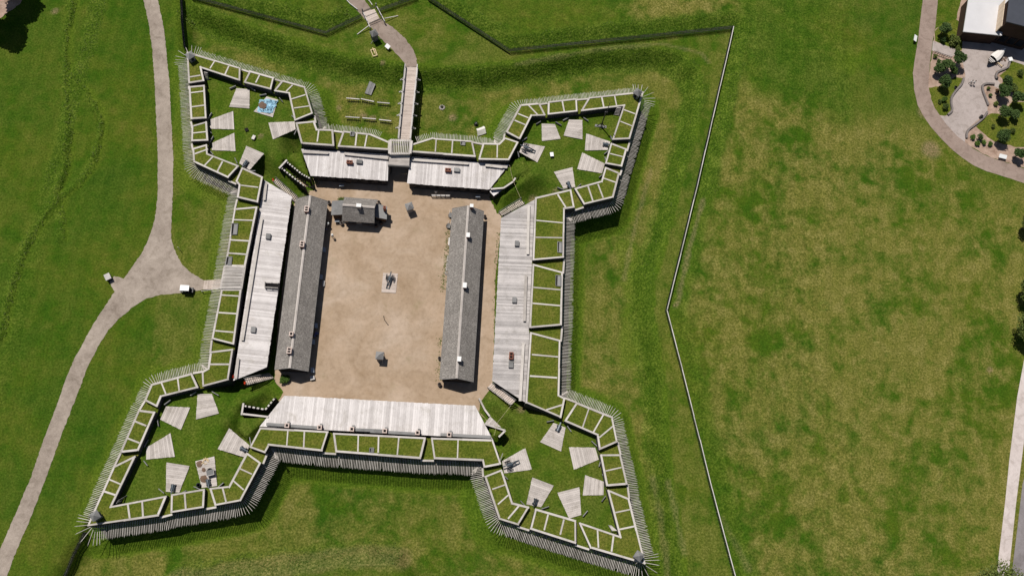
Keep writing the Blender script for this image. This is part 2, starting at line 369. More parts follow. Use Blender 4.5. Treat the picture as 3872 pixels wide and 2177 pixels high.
# ------------------------------------------------------------------ fort plan (parapet pieces between the embrasures, clockwise)
# (outer edge, inner edge, [cross timbers])
MER = [
 ('nw', 'A', [(272,520),(255,230),(745,378)], [(415,498),(388,380),(742,497)], [((268,465),(395,445)),((515,310),(462,395)),((645,352),(600,450))]),
 ('nw', 'A', [(830,405),(1052,468)], [(775,512),(1025,577)], [((925,435),(880,525))]),
 ('nw', 'A', [(1130,492),(1335,550),(1407,795)], [(1050,590),(1185,612),(1240,862)], [((1230,527),(1155,602)),((1352,620),(1198,668)),((1385,725),(1222,748))]),
 ('n', 'A', [(1418,862),(1445,938),('B',142,700)], [(1248,878),(1300,1068),('B',152,848)], [((1462,940),(1445,1065))]),
 ('n', 'B', [(235,712),(480,738),(662,815)], [(185,855),(655,886)], [((360,725),(345,860)),((455,738),(430,868))]),
 ('n', 'B', [(860,832),(1050,772),(1085,780),(1415,803)], [(852,905),(1445,947)], [((1085,782),(1075,915)),((1235,792),(1225,928))]),
 ('n', 'C', [(65,702),(208,706),(262,650)], [(22,852),(300,857),(388,690)], [((195,705),(192,848))]),
 ('ne', 'C', [(272,600),(405,352),(578,338)], [(400,668),(507,455),(635,450)], [((340,490),(460,540)),((372,430),(490,478)),((470,348),(570,452))]),
 ('ne', 'C', [(658,325),(918,295)], [(655,445),(925,415)], [((785,310),(808,430))]),
 ('ne', 'C', [(1030,285),(1530,232),(1403,665)], [(955,412),(1345,365),(1242,672)], [((1145,272),(1168,385)),((1262,260),(1285,372)),((1462,440),(1338,395)),((1437,552),(1305,500))]),
 ('ne', 'C', [(1378,755),(1332,917)], [(1232,700),(1178,890)], [((1352,830),(1210,795))]),
 ('ne', 'C', [(1312,975),(1255,1197),(985,1262)], [(1178,920),(1142,1048),(898,1115)], [((1287,1065),(1150,1018)),((1165,1215),(1108,1065)),((1070,1240),(1018,1085))]),
 ('e', 'C', [(900,1290),(808,1305),('E',1525,660)], [(868,1122),(540,1198),('E',1240,685)], [((825,1298),(738,1160)),(('E',1530,345),('E',1260,320)),(('E',1527,480),('E',1252,475))]),
 ('e', 'E', [(1515,790),(1506,1275)], [(1240,716),(1210,1300)], [((1510,955),(1232,930)),((1508,1100),(1225,1075))]),
 ('e', 'E', [(1495,1412),('H',812,205),('H',862,232)], [(1218,1338),('H',528,272),('H',828,400)], [(('X',2116,1349),('X',2005,1339)),(('H',808,62),('H',552,45)),(('H',850,285),('H',690,335))]),
 ('se', 'H', [(958,268),(1262,390),(1305,600)], [(855,426),(1130,545),(1148,668)], [((1065,312),(1005,490)),((1190,362),(1095,528)),((1275,460),(1140,572))]),
 ('se', 'H', [(1330,705),(1388,958)], [(1157,706),(1210,972)], [((1350,812),(1190,848))]),
 ('se', 'H', [(1402,1076),('U',1502,662),('U',1012,518)], [(1218,1000),(1320,1392),('U',910,288)], [((1428,1165),(1272,1198)),((1467,1306),(1305,1340)),(('U',1085,528),('U',1075,340)),(('U',1198,562),('U',1220,390))]),
 ('se', 'U', [(886,478),(478,348)], [(885,270),(525,165)], [((742,412),(782,248)),((600,372),(642,205))]),
 ('se', 'H', [(468,1302),(305,1252),(182,890)], [(562,1148),(420,1112),(328,832)], [((372,1258),(482,1128)),((285,1135),(392,1040)),((235,1003),(372,956))]),
 ('s', 'Q', [(1035,1246),(1022,1186),(580,1168)], [(1195,1215),(1118,990),(553,973)], [((795,1175),(802,980))]),
 ('s', 'Q', [(460,1166),('F',1252,1106)], [(507,970),('F',1228,928)], [((245,1145),(262,960)),(('F',1640,1125),('F',1645,942)),(('F',1455,1115),('F',1460,935))]),
 ('s', 'F', [(1130,1098),(645,1046),(608,1113)], [(1188,916),(562,880),(465,1062)], [((960,1080),(968,905)),((805,1062),(818,895))]),
 ('sw', 'F', [(572,1203),('G',1522,946),('G',1285,990)], [(440,1108),('G',1410,812),('G',1235,830)], [((502,1312),(362,1248)),(('G',1558,855),('G',1438,750)),(('G',1392,975),('G',1352,818))]),
 ('sw', 'G', [(1182,1008),(880,1056)], [(1192,835),(885,886)], [((1020,1035),(1008,865))]),
 ('sw', 'G', [(770,1085),(118,1180),(358,632)], [(848,897),(345,992),(563,532)], [((630,1105),(620,932)),((510,1122),(488,962)),((250,852),(392,898)),((300,742),(442,802))]),
 ('sw', 'G', [(418,507),(588,115)], [(588,488),(742,135)], [((472,370),(610,424)),((540,215),(672,268))]),
 ('sw', 'N', [('X',545,1513),(1378,1330),(1748,1230)], [('X',594,1538),('X',610,1500),(1810,1364)], [((1468,1308),(1518,1432)),((1620,1268),(1637,1404))]),
 ('w', 'N', [(1842,1215),(1895,1185),(1916,1035)], [(1848,1354),(2085,1292),(2128,1010)], [((1898,1150),(2105,1150))]),
 ('w', 'N', [(1930,918),('D',208,945)], [(2135,970),('D',394,945)], [(('D',195,1000),('D',385,1012)),(('D',170,1160),('D',360,1172)),(('D',140,1325),('D',335,1342))]),
 ('w', 'D', [(240,738),(328,214)], [(428,742),(540,195)], [((310,315),(522,322)),((275,498),(485,510)),((258,618),(460,632))]),
 ('w', 'D', [(352,112),('X',903,700),('A',703,1412)], [(542,157),('A',950,1372),('A',760,1285)], [(('X',906,700),('X',982,709))]),
 ('nw', 'A', [(632,1382),(318,1237),(310,1112)], [(735,1272),(447,1160),(440,1075)], [((530,1333),(588,1222)),((410,1278),(505,1178)),((316,1168),(462,1115))]),
 ('nw', 'A', [(298,1048),(303,905)], [(450,1042),(437,866)], [((300,975),(445,960))]),
 ('nw', 'A', [(292,848),(274,548)], [(437,838),(420,535)], [((278,608),(425,590)),((286,737),(430,718))]),
]
merlons = []
for side, r, o_, i_, cr in MER:
    merlons.append((side, WL(r, o_, PT), WL(r, i_, PT), [(WL(r, [a_], PT)[0], WL(r, [b_], PT)[0]) for a_, b_ in cr]))
outline = [p for mm in merlons for p in mm[1]]

# ------------------------------------------------------------------ ground
def seg_dist(X, Y, pts, closed=True):
    d2 = np.full(X.shape, 1e9)
    n = len(pts)
    for i in range(n if closed else n-1):
        ax, ay = pts[i][0], pts[i][1]; bx, by = pts[(i+1)%n][0], pts[(i+1)%n][1]
        dx, dy = bx-ax, by-ay; L2 = dx*dx+dy*dy+1e-9
        t = np.clip(((X-ax)*dx+(Y-ay)*dy)/L2, 0, 1)
        d2 = np.minimum(d2, (X-ax-t*dx)**2+(Y-ay-t*dy)**2)
    return np.sqrt(d2)
def inside(X, Y, pts):
    c = np.zeros(X.shape, bool); n = len(pts)
    for i in range(n):
        ax, ay = pts[i][0], pts[i][1]; bx, by = pts[(i+1)%n][0], pts[(i+1)%n][1]
        if ay == by: continue
        k = ((ay > Y) != (by > Y)) & (X < (bx-ax)*(Y-ay)/(by-ay)+ax); c ^= k
    return c
def sdist(X, Y, pts):
    d = seg_dist(X, Y, pts); return np.where(inside(X, Y, pts), -d, d)
def sstep(x, a, b):
    t = np.clip((x-a)/(b-a), 0, 1); return t*t*(3-2*t)
def vnoise(X, Y, s, seed):
    r = np.random.default_rng(seed).random((97, 97)); x, y = X*s, Y*s
    xi, yi = np.floor(x).astype(int), np.floor(y).astype(int); fx, fy = x-xi, y-yi
    fx = fx*fx*(3-2*fx); fy = fy*fy*(3-2*fy)
    g = lambda a_, b_: r[a_ % 97, b_ % 97]
    return (g(xi,yi)*(1-fx)+g(xi+1,yi)*fx)*(1-fy)+(g(xi,yi+1)*(1-fx)+g(xi+1,yi+1)*fx)*fy

DITCH = WL('Y', [(462,-30),(480,25),(504,46),(621,90),(750,134),(853,165),(1008,191),(1199,198),(1367,175),(1501,151),(1635,144),(1702,161),(1736,195),(1736,269),
  (1715,370),(1680,480),(1650,600),(1615,700),(1615,800),(1640,950),(1655,1150),(1672,1300),(1695,1448),(1710,1600),(1100,1600),(1045,1470),(1000,1400),(930,1386),(660,1416),(443,1446),(330,1520),(110,1560),(160,1448),(215,1345),(300,1200),(430,1080),(620,960),(660,700),(620,480),(560,400),(520,250),(475,150)], -1.4)
FN1 = WL('J', [(60,-8),(1372,345),(1722,182)]); FN2 = WL('J', [(1888,128),(2262,-5)])
FN3 = WL('K', [(30,0),(640,398),(2310,226)]); FE = WL('K', [(2310,226)]) + WL('V', [(478,0),(237,985),(357,1448)]) + WL('U', [(2070,0),(2275,766)])
FNL = WL('J', [(2262,-5),(2310,-30),(2340,-20)])
FNW = WL('I', [(1652,-40),(1662,200),(1682,440)]); FSW = WL('T', [(262,345),(170,520),(80,720)], -0.6)
BANK = FN1 + FN2 + FN3[1:] + FE[1:]
NPATH_L = WL('i', [(40,-40),(170,120),(290,250),(420,400),(480,480),(520,530),(620,650),(760,800),(900,920),(1020,1050),(1100,1150),(1140,1215)])
NPATH_R = WL('i', [(1325,1215),(1330,1080),(1290,960),(1220,840),(1100,690),(960,560),(860,480),(740,405),(640,330),(560,240),(450,110),(340,-40)])
npc = [NPATH_L[k].lerp(NPATH_R[::-1][k], 0.5) for k in range(12)]
LOWZ = WL('Y', [(762,380),(985,395),(1290,425),(1225,495),(1250,545),(1345,505),(1325,1010),(1300,1000),(1240,965),(1205,1020),(1255,1110),(625,1100),(700,1000),(690,955),(600,960),(580,945),(600,800),(660,450),(690,470),(745,500),(785,470)], 0)
POSTERN = WL('N', [(1850,380),(2215,390),(2200,465),(1850,475)])
HARD = [WL('m', [(110,850),(465,815),(720,640),(790,530),(1200,300),(1000,-100),(640,60),(520,290)], 3.45), WL('k', [(1030,90),(1420,470),(1600,620),(1590,500),(1400,-60),(1150,-150)], 3.45),
        WL('F', [(395,775),(640,795),(600,850),(555,880),(440,1000),(350,900)], 3.45), WL('Q', [(1060,860),(1232,912),(1172,968),(1112,980)], 3.45)]
CUTS = [WL('k', [(900,285),(985,175),(1360,480),(1600,680),(1700,830),(1460,770),(1200,560)], 1.5), WL('F', [(418,690),(600,722),(690,660),(700,720),(640,775),(408,758)], 1.5)]
ROUGH = [  # (line, half width, strength)
 (WL('J', [(60,130),(300,250),(700,400),(1100,540),(1500,650),(1800,700),(2110,740)],-1.2), 2.6, 1.0),
 (WL('K', [(0,610),(400,590),(900,520),(1300,450),(1700,435),(1880,470),(1990,560),(2030,700),(1990,900)],-1.2), 2.5, 1.0),
 (WL('Y', [(1736,269),(1715,370),(1680,480),(1650,600),(1615,700),(1615,800),(1640,950),(1655,1150),(1672,1300),(1695,1448)],-1.2), 2.2, 0.75),
 (WL('I', [(660,0),(600,300),(585,700),(600,1100),(570,1448)]), .75, 0.9), (WL('I', [(600,690),(780,840),(920,1080),(905,1250),(850,1448)]), 0.6, 0.9),
 (WL('Y', [(155,600),(140,480),(165,420)]), 0.8, 0.6), (WL('Y', [(170,330),(160,440),(120,530),(60,620),(20,740),(0,850)]), 0.85, 0.95), (WL('Y', [(235,400),(205,450),(150,500),(130,530)]), 0.9, 0.7),
 (WL('Y', [(980,1392),(930,1395),(800,1405),(660,1422),(443,1452)],-1), 2.6, 0.55),
]
xs = np.concatenate([np.linspace(-900,-135,16)[:-1], np.arange(-135, 140.01, 0.5), np.linspace(140,900,16)[1:]])
ys = np.concatenate([np.linspace(-900,-95,16)[:-1], np.arange(-95, 85.01, 0.5), np.linspace(85,900,16)[1:]])
def ground_fields(X, Y):
    sd = sdist(X, Y, outline); inF = sd < 0
    dd = sdist(X, Y, DITCH) + (vnoise(X,Y,0.35,3)-0.5)*0.7
    Z = -3.1*(1-sstep(dd, -2.3, 2.3))
    scarp = -1.2-1.95*np.clip((sd-.3)/4.6, 0, 1); ind = dd < 0.5
    Z = np.where(ind, np.maximum(Z, scarp), np.where(sd < 4, np.maximum(Z, 0.35*(1-np.clip(sd/3,0,1))), Z))
    # glacis bank beyond the picket line
    db = sdist(X, Y, BANK + WL('Y', [(1850,1700),(400,1700),(-100,1500),(300,-100)]))
    bank = 1.3*sstep(db, 0.4, 4.2)*(1-sstep(db, 5, 34))
    bank *= sstep(seg_dist(X, Y, npc, False), 2.4, 5.0)
    bank *= sstep(X, FNW[1].x+1, FNW[1].x+6)
    Z = Z + np.where(db > 0, bank, 0)
    # inside the fort: raised bastion floors that fall to the parade
    lz = sdist(X, Y, LOWZ); fl = BF*sstep(lz, 0.2, 5.0)
    Z = np.where(inF, fl, Z)
    for hp in HARD: Z = np.where(inF & inside(X, Y, hp), np.maximum(Z, BF), Z)
    for hp in CUTS: Z = np.where(inside(X, Y, hp), 0.15, Z)
    Z = np.where(inside(X, Y, POSTERN), np.minimum(Z, -0.1), Z)
    fine = (vnoise(X,Y,0.12,11)-0.5)*0.16 + (vnoise(X,Y,0.6,12)-0.5)*0.05
    flat = sstep(np.abs(Z), 0.02, 0.6)
    Z = Z + fine*flat*np.where(inF, 0.4, 1.0)
    # small swales left of the road
    for ln, hw, st in ROUGH[3:8]: Z = Z + 0.55*st*(1-sstep(seg_dist(X,Y,ln,False), 0, hw*1.6))
    return Z, sd, dd, db, lz, inF
X, Y = np.meshgrid(xs, ys); Zg, sd, dd, db, lz, inF = ground_fields(X, Y)
rough = np.zeros(X.shape)
for ln, hw, st in ROUGH:
    d_ = seg_dist(X, Y, ln, False) + (vnoise(X,Y,0.5,5)-0.5)*1.2
    rough = np.maximum(rough, st*(1-sstep(d_, hw*0.75, hw*1.25)))
edge_n = (vnoise(X,Y,0.45,8)-0.5)*1.0
bk = sstep(db+edge_n, 0.4, 1.0)*(1-sstep(db+edge_n, 3.6, 4.6))*sstep(seg_dist(X,Y,npc,False), 2.4, 4.0)
north = sstep(Y, WL('V',[(430,200)])[0].y, WL('V',[(430,200)])[0].y+6)
rough = np.maximum(rough, np.where((~inF), bk*np.where(north > 0.5, 1.0, 0.45), 0))
sc = (1-sstep(sd+edge_n, 3.4, 4.8))*np.where(inF, 0, 1)*np.where(dd < 1, 1.0, 0.25)
rough = np.maximum(rough, sc*0.25)
_nf = WL('Y', [(1850,-60),(1860,120),(1900,230),(2000,265),(2130,300),(2300,330),(2480,460),(2640,520),(2640,-60)])
rough = np.maximum(rough, 0.38*(1-sstep(sdist(X,Y,_nf)+(vnoise(X,Y,0.12,31)-.5)*10, -4, 4))*(X < 104))
dry = np.zeros(X.shape)
eastf = sstep(db, 1.5, 6)*sstep(X, 45, 60)
nefield = sdist(X, Y, WL('Y', [(1850,-60),(1860,120),(1900,230),(2000,265),(2130,300),(2300,330),(2480,460),(2640,520),(2640,-60)]))
nef = 1-sstep(nefield+(vnoise(X,Y,0.12,31)-.5)*10, -4, 4); eastf = eastf*(1-0.72*nef)
dry = np.maximum(dry, eastf*(0.80+0.20*vnoise(X,Y,0.03,51)))
dry = np.maximum(dry, 0.50*(~inF)*(db < 0)*(dd > 2.5)*(X > -45)); dry = np.maximum(dry, 0.95*(~inF)*(dd < -1)*(sd > 5.2)*(0.55+.45*vnoise(X,Y,0.1,81))); dry = np.maximum(dry, 0.30*inF)
dry = np.maximum(dry, 1.0*(1-sstep(seg_dist(X,Y,WL('Y', [(1000,1400),(930,1395),(800,1408),(660,1425),(443,1455)],-1),False)+edge_n, 1.5, 3.2)))  # paints the sunlit lower bank paler through the dry mask
dry = np.maximum(dry, np.where((db < 0) & (X < -40) & (dd > 0), 0.12, 0)); dry = np.maximum(dry, 0.14*(db > 0)*(X <= 50))
lush_and_light = np.zeros(X.shape)
lush_and_light = np.maximum(lush_and_light, (1-sstep(np.abs(sd-3.4)+edge_n, 0.8, 2.0))*(~inF)*(dd > 1)*0.9)           # strip under the stakes, road side
lush_and_light = np.maximum(lush_and_light, 0.85*(1-sstep(seg_dist(X,Y,WL('Y',[(1585,620),(1600,720),(1600,820),(1590,900)],-2),False)+edge_n*2, 1.5, 3.4)))
lush_and_light = np.maximum(lush_and_light, 0.8*(1-sstep(sdist(X,Y,WL('B',[(1640,420),(1689,480),(1560,640),(1540,740),(1500,700)],-0.5))+edge_n, 0, 2.5))*(sd > 0))
lush_and_light = np.maximum(lush_and_light, 0.8*(1-sstep(seg_dist(X,Y,WL('K',[(560,760),(500,880),(480,980)],-1),False)+edge_n, 0.6, 2.2))*(sd > 0))
lush_and_light = np.maximum(lush_and_light, 0.6*(1-sstep(seg_dist(X,Y,WL('J',[(130,190),(250,320),(820,400),(900,430)],-1),False)+edge_n, 0.5, 2.0)))
lush_and_light = np.maximum(lush_and_light, 0.60*inF*vnoise(X,Y,0.15,61)); lush_and_light = np.maximum(lush_and_light, 0.10*(~inF)*(db < 0)*(dd > 0)*(X > -45))
bandn = (vnoise(X,Y,0.35,71)-.5)*.5
lush_and_light = np.maximum(lush_and_light, 0.95*(~inF)*(dd < 0)*sstep(sd+bandn, 1.8, 2.6)*(1-sstep(sd+bandn, 5.4, 5.8))*(0.65+.35*vnoise(X,Y,0.2,72)))
lush_and_light = np.maximum(lush_and_light, 0.85*sstep(dd+bandn, 0.2, 0.8)*(1-sstep(dd+bandn, 2.4, 2.8))*(~inF)*(X > -48)*(0.5+.5*vnoise(X,Y,0.15,73)))
for ln, hw, st in ROUGH[3:8]: lush_and_light = np.maximum(lush_and_light, 0.8*(1-sstep(seg_dist(X-1.1,Y,ln,False)+bandn, .3, .9)))  # bright strip beside each ridge: light on its relief put into the grass colour
dirtlines = [WL('U', [(1560,-100),(1620,200),(1660,500),(1700,800)],-2.9), WL('U', [(1690,-60),(1760,250),(1830,560)],-1.5), WL('Y', [(1640,420),(1600,560),(1570,700)],-2.9), WL('K', [(700,480),(1300,370),(1800,330),(2080,400),(2140,470)],0)]
lush_and_light = np.maximum(lush_and_light, 0.45*(1-sstep(seg_dist(X,Y,WL('Y',[(560,70),(700,110),(860,150),(1010,180),(1200,185),(1400,160),(1640,130),(1720,170)],-1),False)+edge_n*2, 1.2, 3.2)))
for fx, fy, fr in ((1945,430,1.5),(1962,735,1.1),(2340,1175,3.2),(2245,215,1.0),(2072,770,.9),(2420,960,1.3)):
    c_ = W('Y',fx,fy); rough = np.maximum(rough, 0.5*(1-sstep(np.abs(np.hypot(X-c_.x,Y-c_.y)-fr)+np.abs(edge_n)*.4, .2, .7)))
spot = W('Y',2135,150); lush_and_light = np.maximum(lush_and_light, 1.0*(1-sstep(np.hypot(X-spot.x,Y-spot.y)+vnoise(X,Y,0.4,21)*5, 2.5, 8)))
dirt_and_light = np.zeros(X.shape)
for (r_, x_, y_, rad) in [('B',180,440,0.6),('B',405,510,0.7),('B',500,535,0.7),('a',1370,285,0.8),('i',705,1140,0.35),('A',930,1000,0.5),('m',1300,960,0.9),('m',1900,860,0.6),('Q',1370,730,1.0),
                          ('V',320,940,0.6),('M',430,960,2.2),('M',350,450,1.6),('Y',2490,930,0.6),('B',1230,530,1.0),('A',1330,900,1.0),('G',460,690,1.3),('G',560,1010,1.3),('U',650,330,2.0),('U',830,340,1.4)]:
    c_ = W(r_, x_, y_, BF if r_ in 'AmGU' else 0); dirt_and_light = np.maximum(dirt_and_light, 0.9*(1-sstep(np.hypot(X-c_.x,Y-c_.y)+edge_n*0.5, rad*0.5, rad*1.3)))
vt = WL('V', [(530,120),(430,480),(330,930)]); dirt_and_light = np.maximum(dirt_and_light, 0.55*(1-sstep(seg_dist(X,Y,vt,False)+edge_n*0.5, 0.2, 0.7)))
for ln in dirtlines: dirt_and_light = np.maximum(dirt_and_light, 0.38*(1-sstep(seg_dist(X,Y,ln,False)+edge_n*0.5, .15, .7)))
dirt_and_light = np.maximum(dirt_and_light, 0.34*(1-sstep(seg_dist(X,Y,WL('Y', [(1010,1405),(930,1398),(800,1410),(660,1428),(443,1458)],-1),False)+edge_n, 1.2, 2.4)))  # same bank: sunlit paleness painted as tan, not bare earth
vr = WL('U', [(2180,250),(2260,420),(2400,700)]); dirt_and_light = np.maximum(dirt_and_light, 0.3*(1-sstep(seg_dist(X,Y,vr,False)+edge_n*0.6, 0.1, 0.8)))
ny, nx = X.shape
verts = np.stack([X.ravel(), Y.ravel(), Zg.ravel()], 1)
idx = np.arange(nx*ny).reshape(ny, nx)
q = np.stack([idx[:-1,:-1].ravel(), idx[:-1,1:].ravel(), idx[1:,1:].ravel(), idx[1:,:-1].ravel()], 1)
me = bpy.data.meshes.new('ground'); me.vertices.add(len(verts)); me.vertices.foreach_set('co', verts.ravel())
me.loops.add(q.size); me.loops.foreach_set('vertex_index', q.ravel()); me.polygons.add(len(q))
me.polygons.foreach_set('loop_start', np.arange(0, q.size, 4)); me.polygons.foreach_set('loop_total', np.full(len(q), 4))
me.update(calc_edges=True)
ca = me.attributes.new('grass', 'FLOAT_COLOR', 'POINT')
ca.data.foreach_set('color', np.stack([rough.ravel(), dry.ravel(), lush_and_light.ravel(), dirt_and_light.ravel()], 1).astype(np.float32).ravel())
me.polygons.foreach_set('use_smooth', np.ones(len(q), bool)); me.materials.append(MATS['lawn'])
tag(link(bpy.data.objects.new('ground', me)), 'mown and rough grass around the fort, its ditch and bastion floors', None, None, 'structure')
def gz(x, y):
    j = int(np.clip(np.searchsorted(xs, x)-1, 0, nx-2)); i = int(np.clip(np.searchsorted(ys, y)-1, 0, ny-2))
    tx = (x-xs[j])/(xs[j+1]-xs[j]); ty = (y-ys[i])/(ys[i+1]-ys[i])
    return float((Zg[i,j]*(1-tx)+Zg[i,j+1]*tx)*(1-ty)+(Zg[i+1,j]*(1-tx)+Zg[i+1,j+1]*tx)*ty)
def G(r, x, y):
    p = W(r, x, y, 0)
    for _ in range(3): p = W(r, x, y, gz(p.x, p.y))
    return p

# rough grass: leaning blades in the unmown bands
def tufts():
    cand = RNG.random((420000, 2)); cx = -115+cand[:,0]*215; cy = -95+cand[:,1]*170
    j = ((cx+135)/0.5).astype(int)+15; i = ((cy+95)/0.5).astype(int)+15
    w = rough[i, j]; keep = (RNG.random(len(w)) < w*0.6) & (w > 0.45); cx, cy, i, j = cx[keep], cy[keep], i[keep], j[keep]
    ex = []
    for ln_, k_, w2 in ((WL('l', [(150,480),(125,880),(90,1180),(60,1448)]), 260, .34), (WL('Q', [(640,60),(632,240),(615,470)]), 70, .3), (WL('E', [(925,420),(905,800),(890,1300)]), 110, .2), (WL('S', [(480,330),(575,300)]), 120, .2), (WL('A', [(1380,1380),(1448,1440)]), 60, .3), (WL('k', [(1300,1110),(1480,1020),(1520,900)]), 260, .3)):
        for _ in range(k_): q_ = random.randrange(len(ln_)-1); p_ = ln_[q_].lerp(ln_[q_+1], random.random()); ex.append((p_.x+random.gauss(0,w2), p_.y+random.gauss(0,w2)))
    z = Zg[i, j]; ex = np.array(ex); cx = np.concatenate([cx, ex[:,0]]); cy = np.concatenate([cy, ex[:,1]]); z = np.concatenate([z, np.full(len(ex), .04)]); n = len(cx); V = np.zeros((n, 6, 3)); 
    for k in range(2):
        th = RNG.random(n)*6.28; wd_ = 0.05+RNG.random(n)*0.08; hh = 0.05+RNG.random(n)*0.10; ln = 0.12+RNG.random(n)*0.25; t2 = RNG.random(n)*6.28
        V[:,k*3,0] = cx-np.cos(th)*wd_; V[:,k*3,1] = cy-np.sin(th)*wd_; V[:,k*3,2] = z-0.03
        V[:,k*3+1,0] = cx+np.cos(th)*wd_; V[:,k*3+1,1] = cy+np.sin(th)*wd_; V[:,k*3+1,2] = z-0.03
        V[:,k*3+2,0] = cx+np.cos(t2)*ln; V[:,k*3+2,1] = cy+np.sin(t2)*ln; V[:,k*3+2,2] = z+hh
    me = bpy.data.meshes.new('rough_grass'); me.vertices.add(n*6); me.vertices.foreach_set('co', V.ravel())
    me.loops.add(n*6); me.loops.foreach_set('vertex_index', np.arange(n*6)); me.polygons.add(n*2)
    me.polygons.foreach_set('loop_start', np.arange(0, n*6, 3)); me.polygons.foreach_set('loop_total', np.full(n*2, 3)); me.update(calc_edges=True)
    me.materials.append(MATS['tuft'])
    tag(link(bpy.data.objects.new('rough_grass', me)), 'long unmown grass on the ditch slopes and banks', 'grass', None, 'stuff')
tufts()

# ------------------------------------------------------------------ parade, roads, paths
sheet('parade_ground', WL('Y', [(760,452),(985,440),(1250,470),(1245,520),(1262,545),(1246,700),(1240,970),(1208,1010),(1205,1035),(1240,1075),(1200,1030),(700,1010),(712,985),(690,955),(700,800),(720,640),(742,500),(775,485),(748,460)]), 0.03, 'parade_sand', densify=0.8, jitter=0.12)
sheet('gate_passage', WL('j', [(370,700),(740,700),(720,1150),(350,1150)]), 0.026, 'parade_sand')
sheet('sunken_passage', WL('k', [(960,180),(1380,480),(1640,690),(1720,850),(1450,790),(850,290)], .2), 0.19, 'parade_sand', densify=0.5, jitter=0.1)
roadL = WL('X', [(540,-30),(543,0),(563,95),(576,190),(583,282),(588,373),(592,476),(597,600),(596,740),(590,800),(580,850),(563,900),(538,954),(493,1020),(468,1053),(431,1043),(414,1066),(433,1103),(398,1157),(356,1219),(315,1294),(282,1356),(253,1422),(225,1503),(168,1653),(117,1804),(53,1954),(0,2074),(-60,2200)])
roadR = WL('X', [(600,-30),(597,0),(613,75),(624,137),(632,232),(641,311),(646,414),(652,539),(655,600),(655,676),(650,812),(646,900),(659,941),(684,995),(725,1033),(772,1060),(790,1062),(790,1094),(768,1095),(680,1109),(613,1113),(555,1128),(497,1165),(447,1207),(410,1248),(377,1298),(352,1348),(327,1397),(307,1455),(285,1510),(230,1650),(175,1804),(117,1954),(50,2110),(10,2220)])
sheet('road', roadL + roadR[::-1], 0.035, 'gravel_road', densify=0.4, jitter=0.08)
sheet('path', NPATH_L + NPATH_R, 0.03, 'gravel_path', densify=0.4, jitter=0.09)
parkL = WL('L', [(375,-60),(370,0),(345,200),(310,500),(275,750),(240,950),(215,1150)]) + WL('M', [(205,150),(250,350),(330,500),(430,650),(560,800),(720,960),(870,1080),(1020,1180),(1200,1260),(1400,1320),(1720,1425),(1800,1450)])
parkR = WL('L', [(612,-60),(605,0),(580,250),(560,450),(525,640),(505,800),(480,1000),(455,1350)]) + WL('M', [(400,120),(430,250),(490,400),(560,500),(650,620),(800,780),(900,860),(1000,940),(1150,1030),(1360,1110),(1500,1150),(1720,1225),(1800,1250)])
sheet('planting_bed', WL('L', [(540,620),(560,450),(900,300),(960,0),(2100,-60)]) + WL('M', [(1900,300),(1900,1250),(1700,1215),(1360,1105),(1150,1025),(1000,935),(880,850),(700,700),(560,500),(420,250),(390,60)]), 0.02, 'mulch', densify=0.8, jitter=0.15)
for k_, pl in enumerate([WL('L', [(560,500),(640,380),(900,300),(1020,480),(1000,780),(930,820),(560,650)]), WL('M', [(405,115),(530,100),(760,-30),(880,-10),(730,220),(710,420),(640,500),(545,490),(450,320)]),
     WL('M', [(1400,60),(1709,-200),(1850,-100),(1850,320),(1560,300),(1560,170)]), WL('M', [(1230,470),(1400,480),(1560,300),(1850,320),(1850,930),(1600,930),(1300,850),(1180,760),(1050,650)]), WL('L', [(1740,920),(1953,1030),(2050,1300),(1760,1400),(1560,1190),(1720,1060)])]):
    sheet('lawn', pl, 0.024+k_*0.0005, 'sod', densify=0.7, jitter=0.15)
sheet('park_path', parkL + parkR[::-1], 0.032, 'park_path', densify=0.6, jitter=0.04)
plaza = WL('M', [(560,505),(660,500),(735,450),(712,300),(740,215),(870,70)]) + WL('L', [(1035,1180),(1000,1000),(930,830),(810,900),(512,795),(530,645),(980,810),(1000,480),(2100,480),(2100,1100),(1920,1010),(1740,950),(1700,1060),(1510,1120),(1505,1220),(1610,1340)]) + WL('M', [(1405,90),(1350,130),(1240,60),(1130,110),(1215,340),(1205,450),(960,660),(905,800),(900,862),(800,785),(650,625)])
sheet('plaza', plaza, 0.04, 'concrete_plaza', densify=1.0, jitter=0.02)
sheet('sidewalk', WL('X', [(3872,1360),(3846,1500),(3816,1740),(3800,1900),(3775,2110),(3765,2240),(3805,2240),(3820,2110),(3842,1900),(3860,1760),(3900,1450),(3920,1360)]), 0.03, 'sidewalk')
sheet('street', WL('X', [(3900,1700),(3866,1830),(3846,2000),(3830,2130),(3815,2250),(4100,2250),(4100,1700)]), 0.03, 'asphalt')
sheet('paved_corner', WL('a', [(-300,-300),(620,-200),(540,30),(330,250),(150,340),(-60,520),(-300,600)]), 0.03, 'mulch', densify=0.5, jitter=0.2)

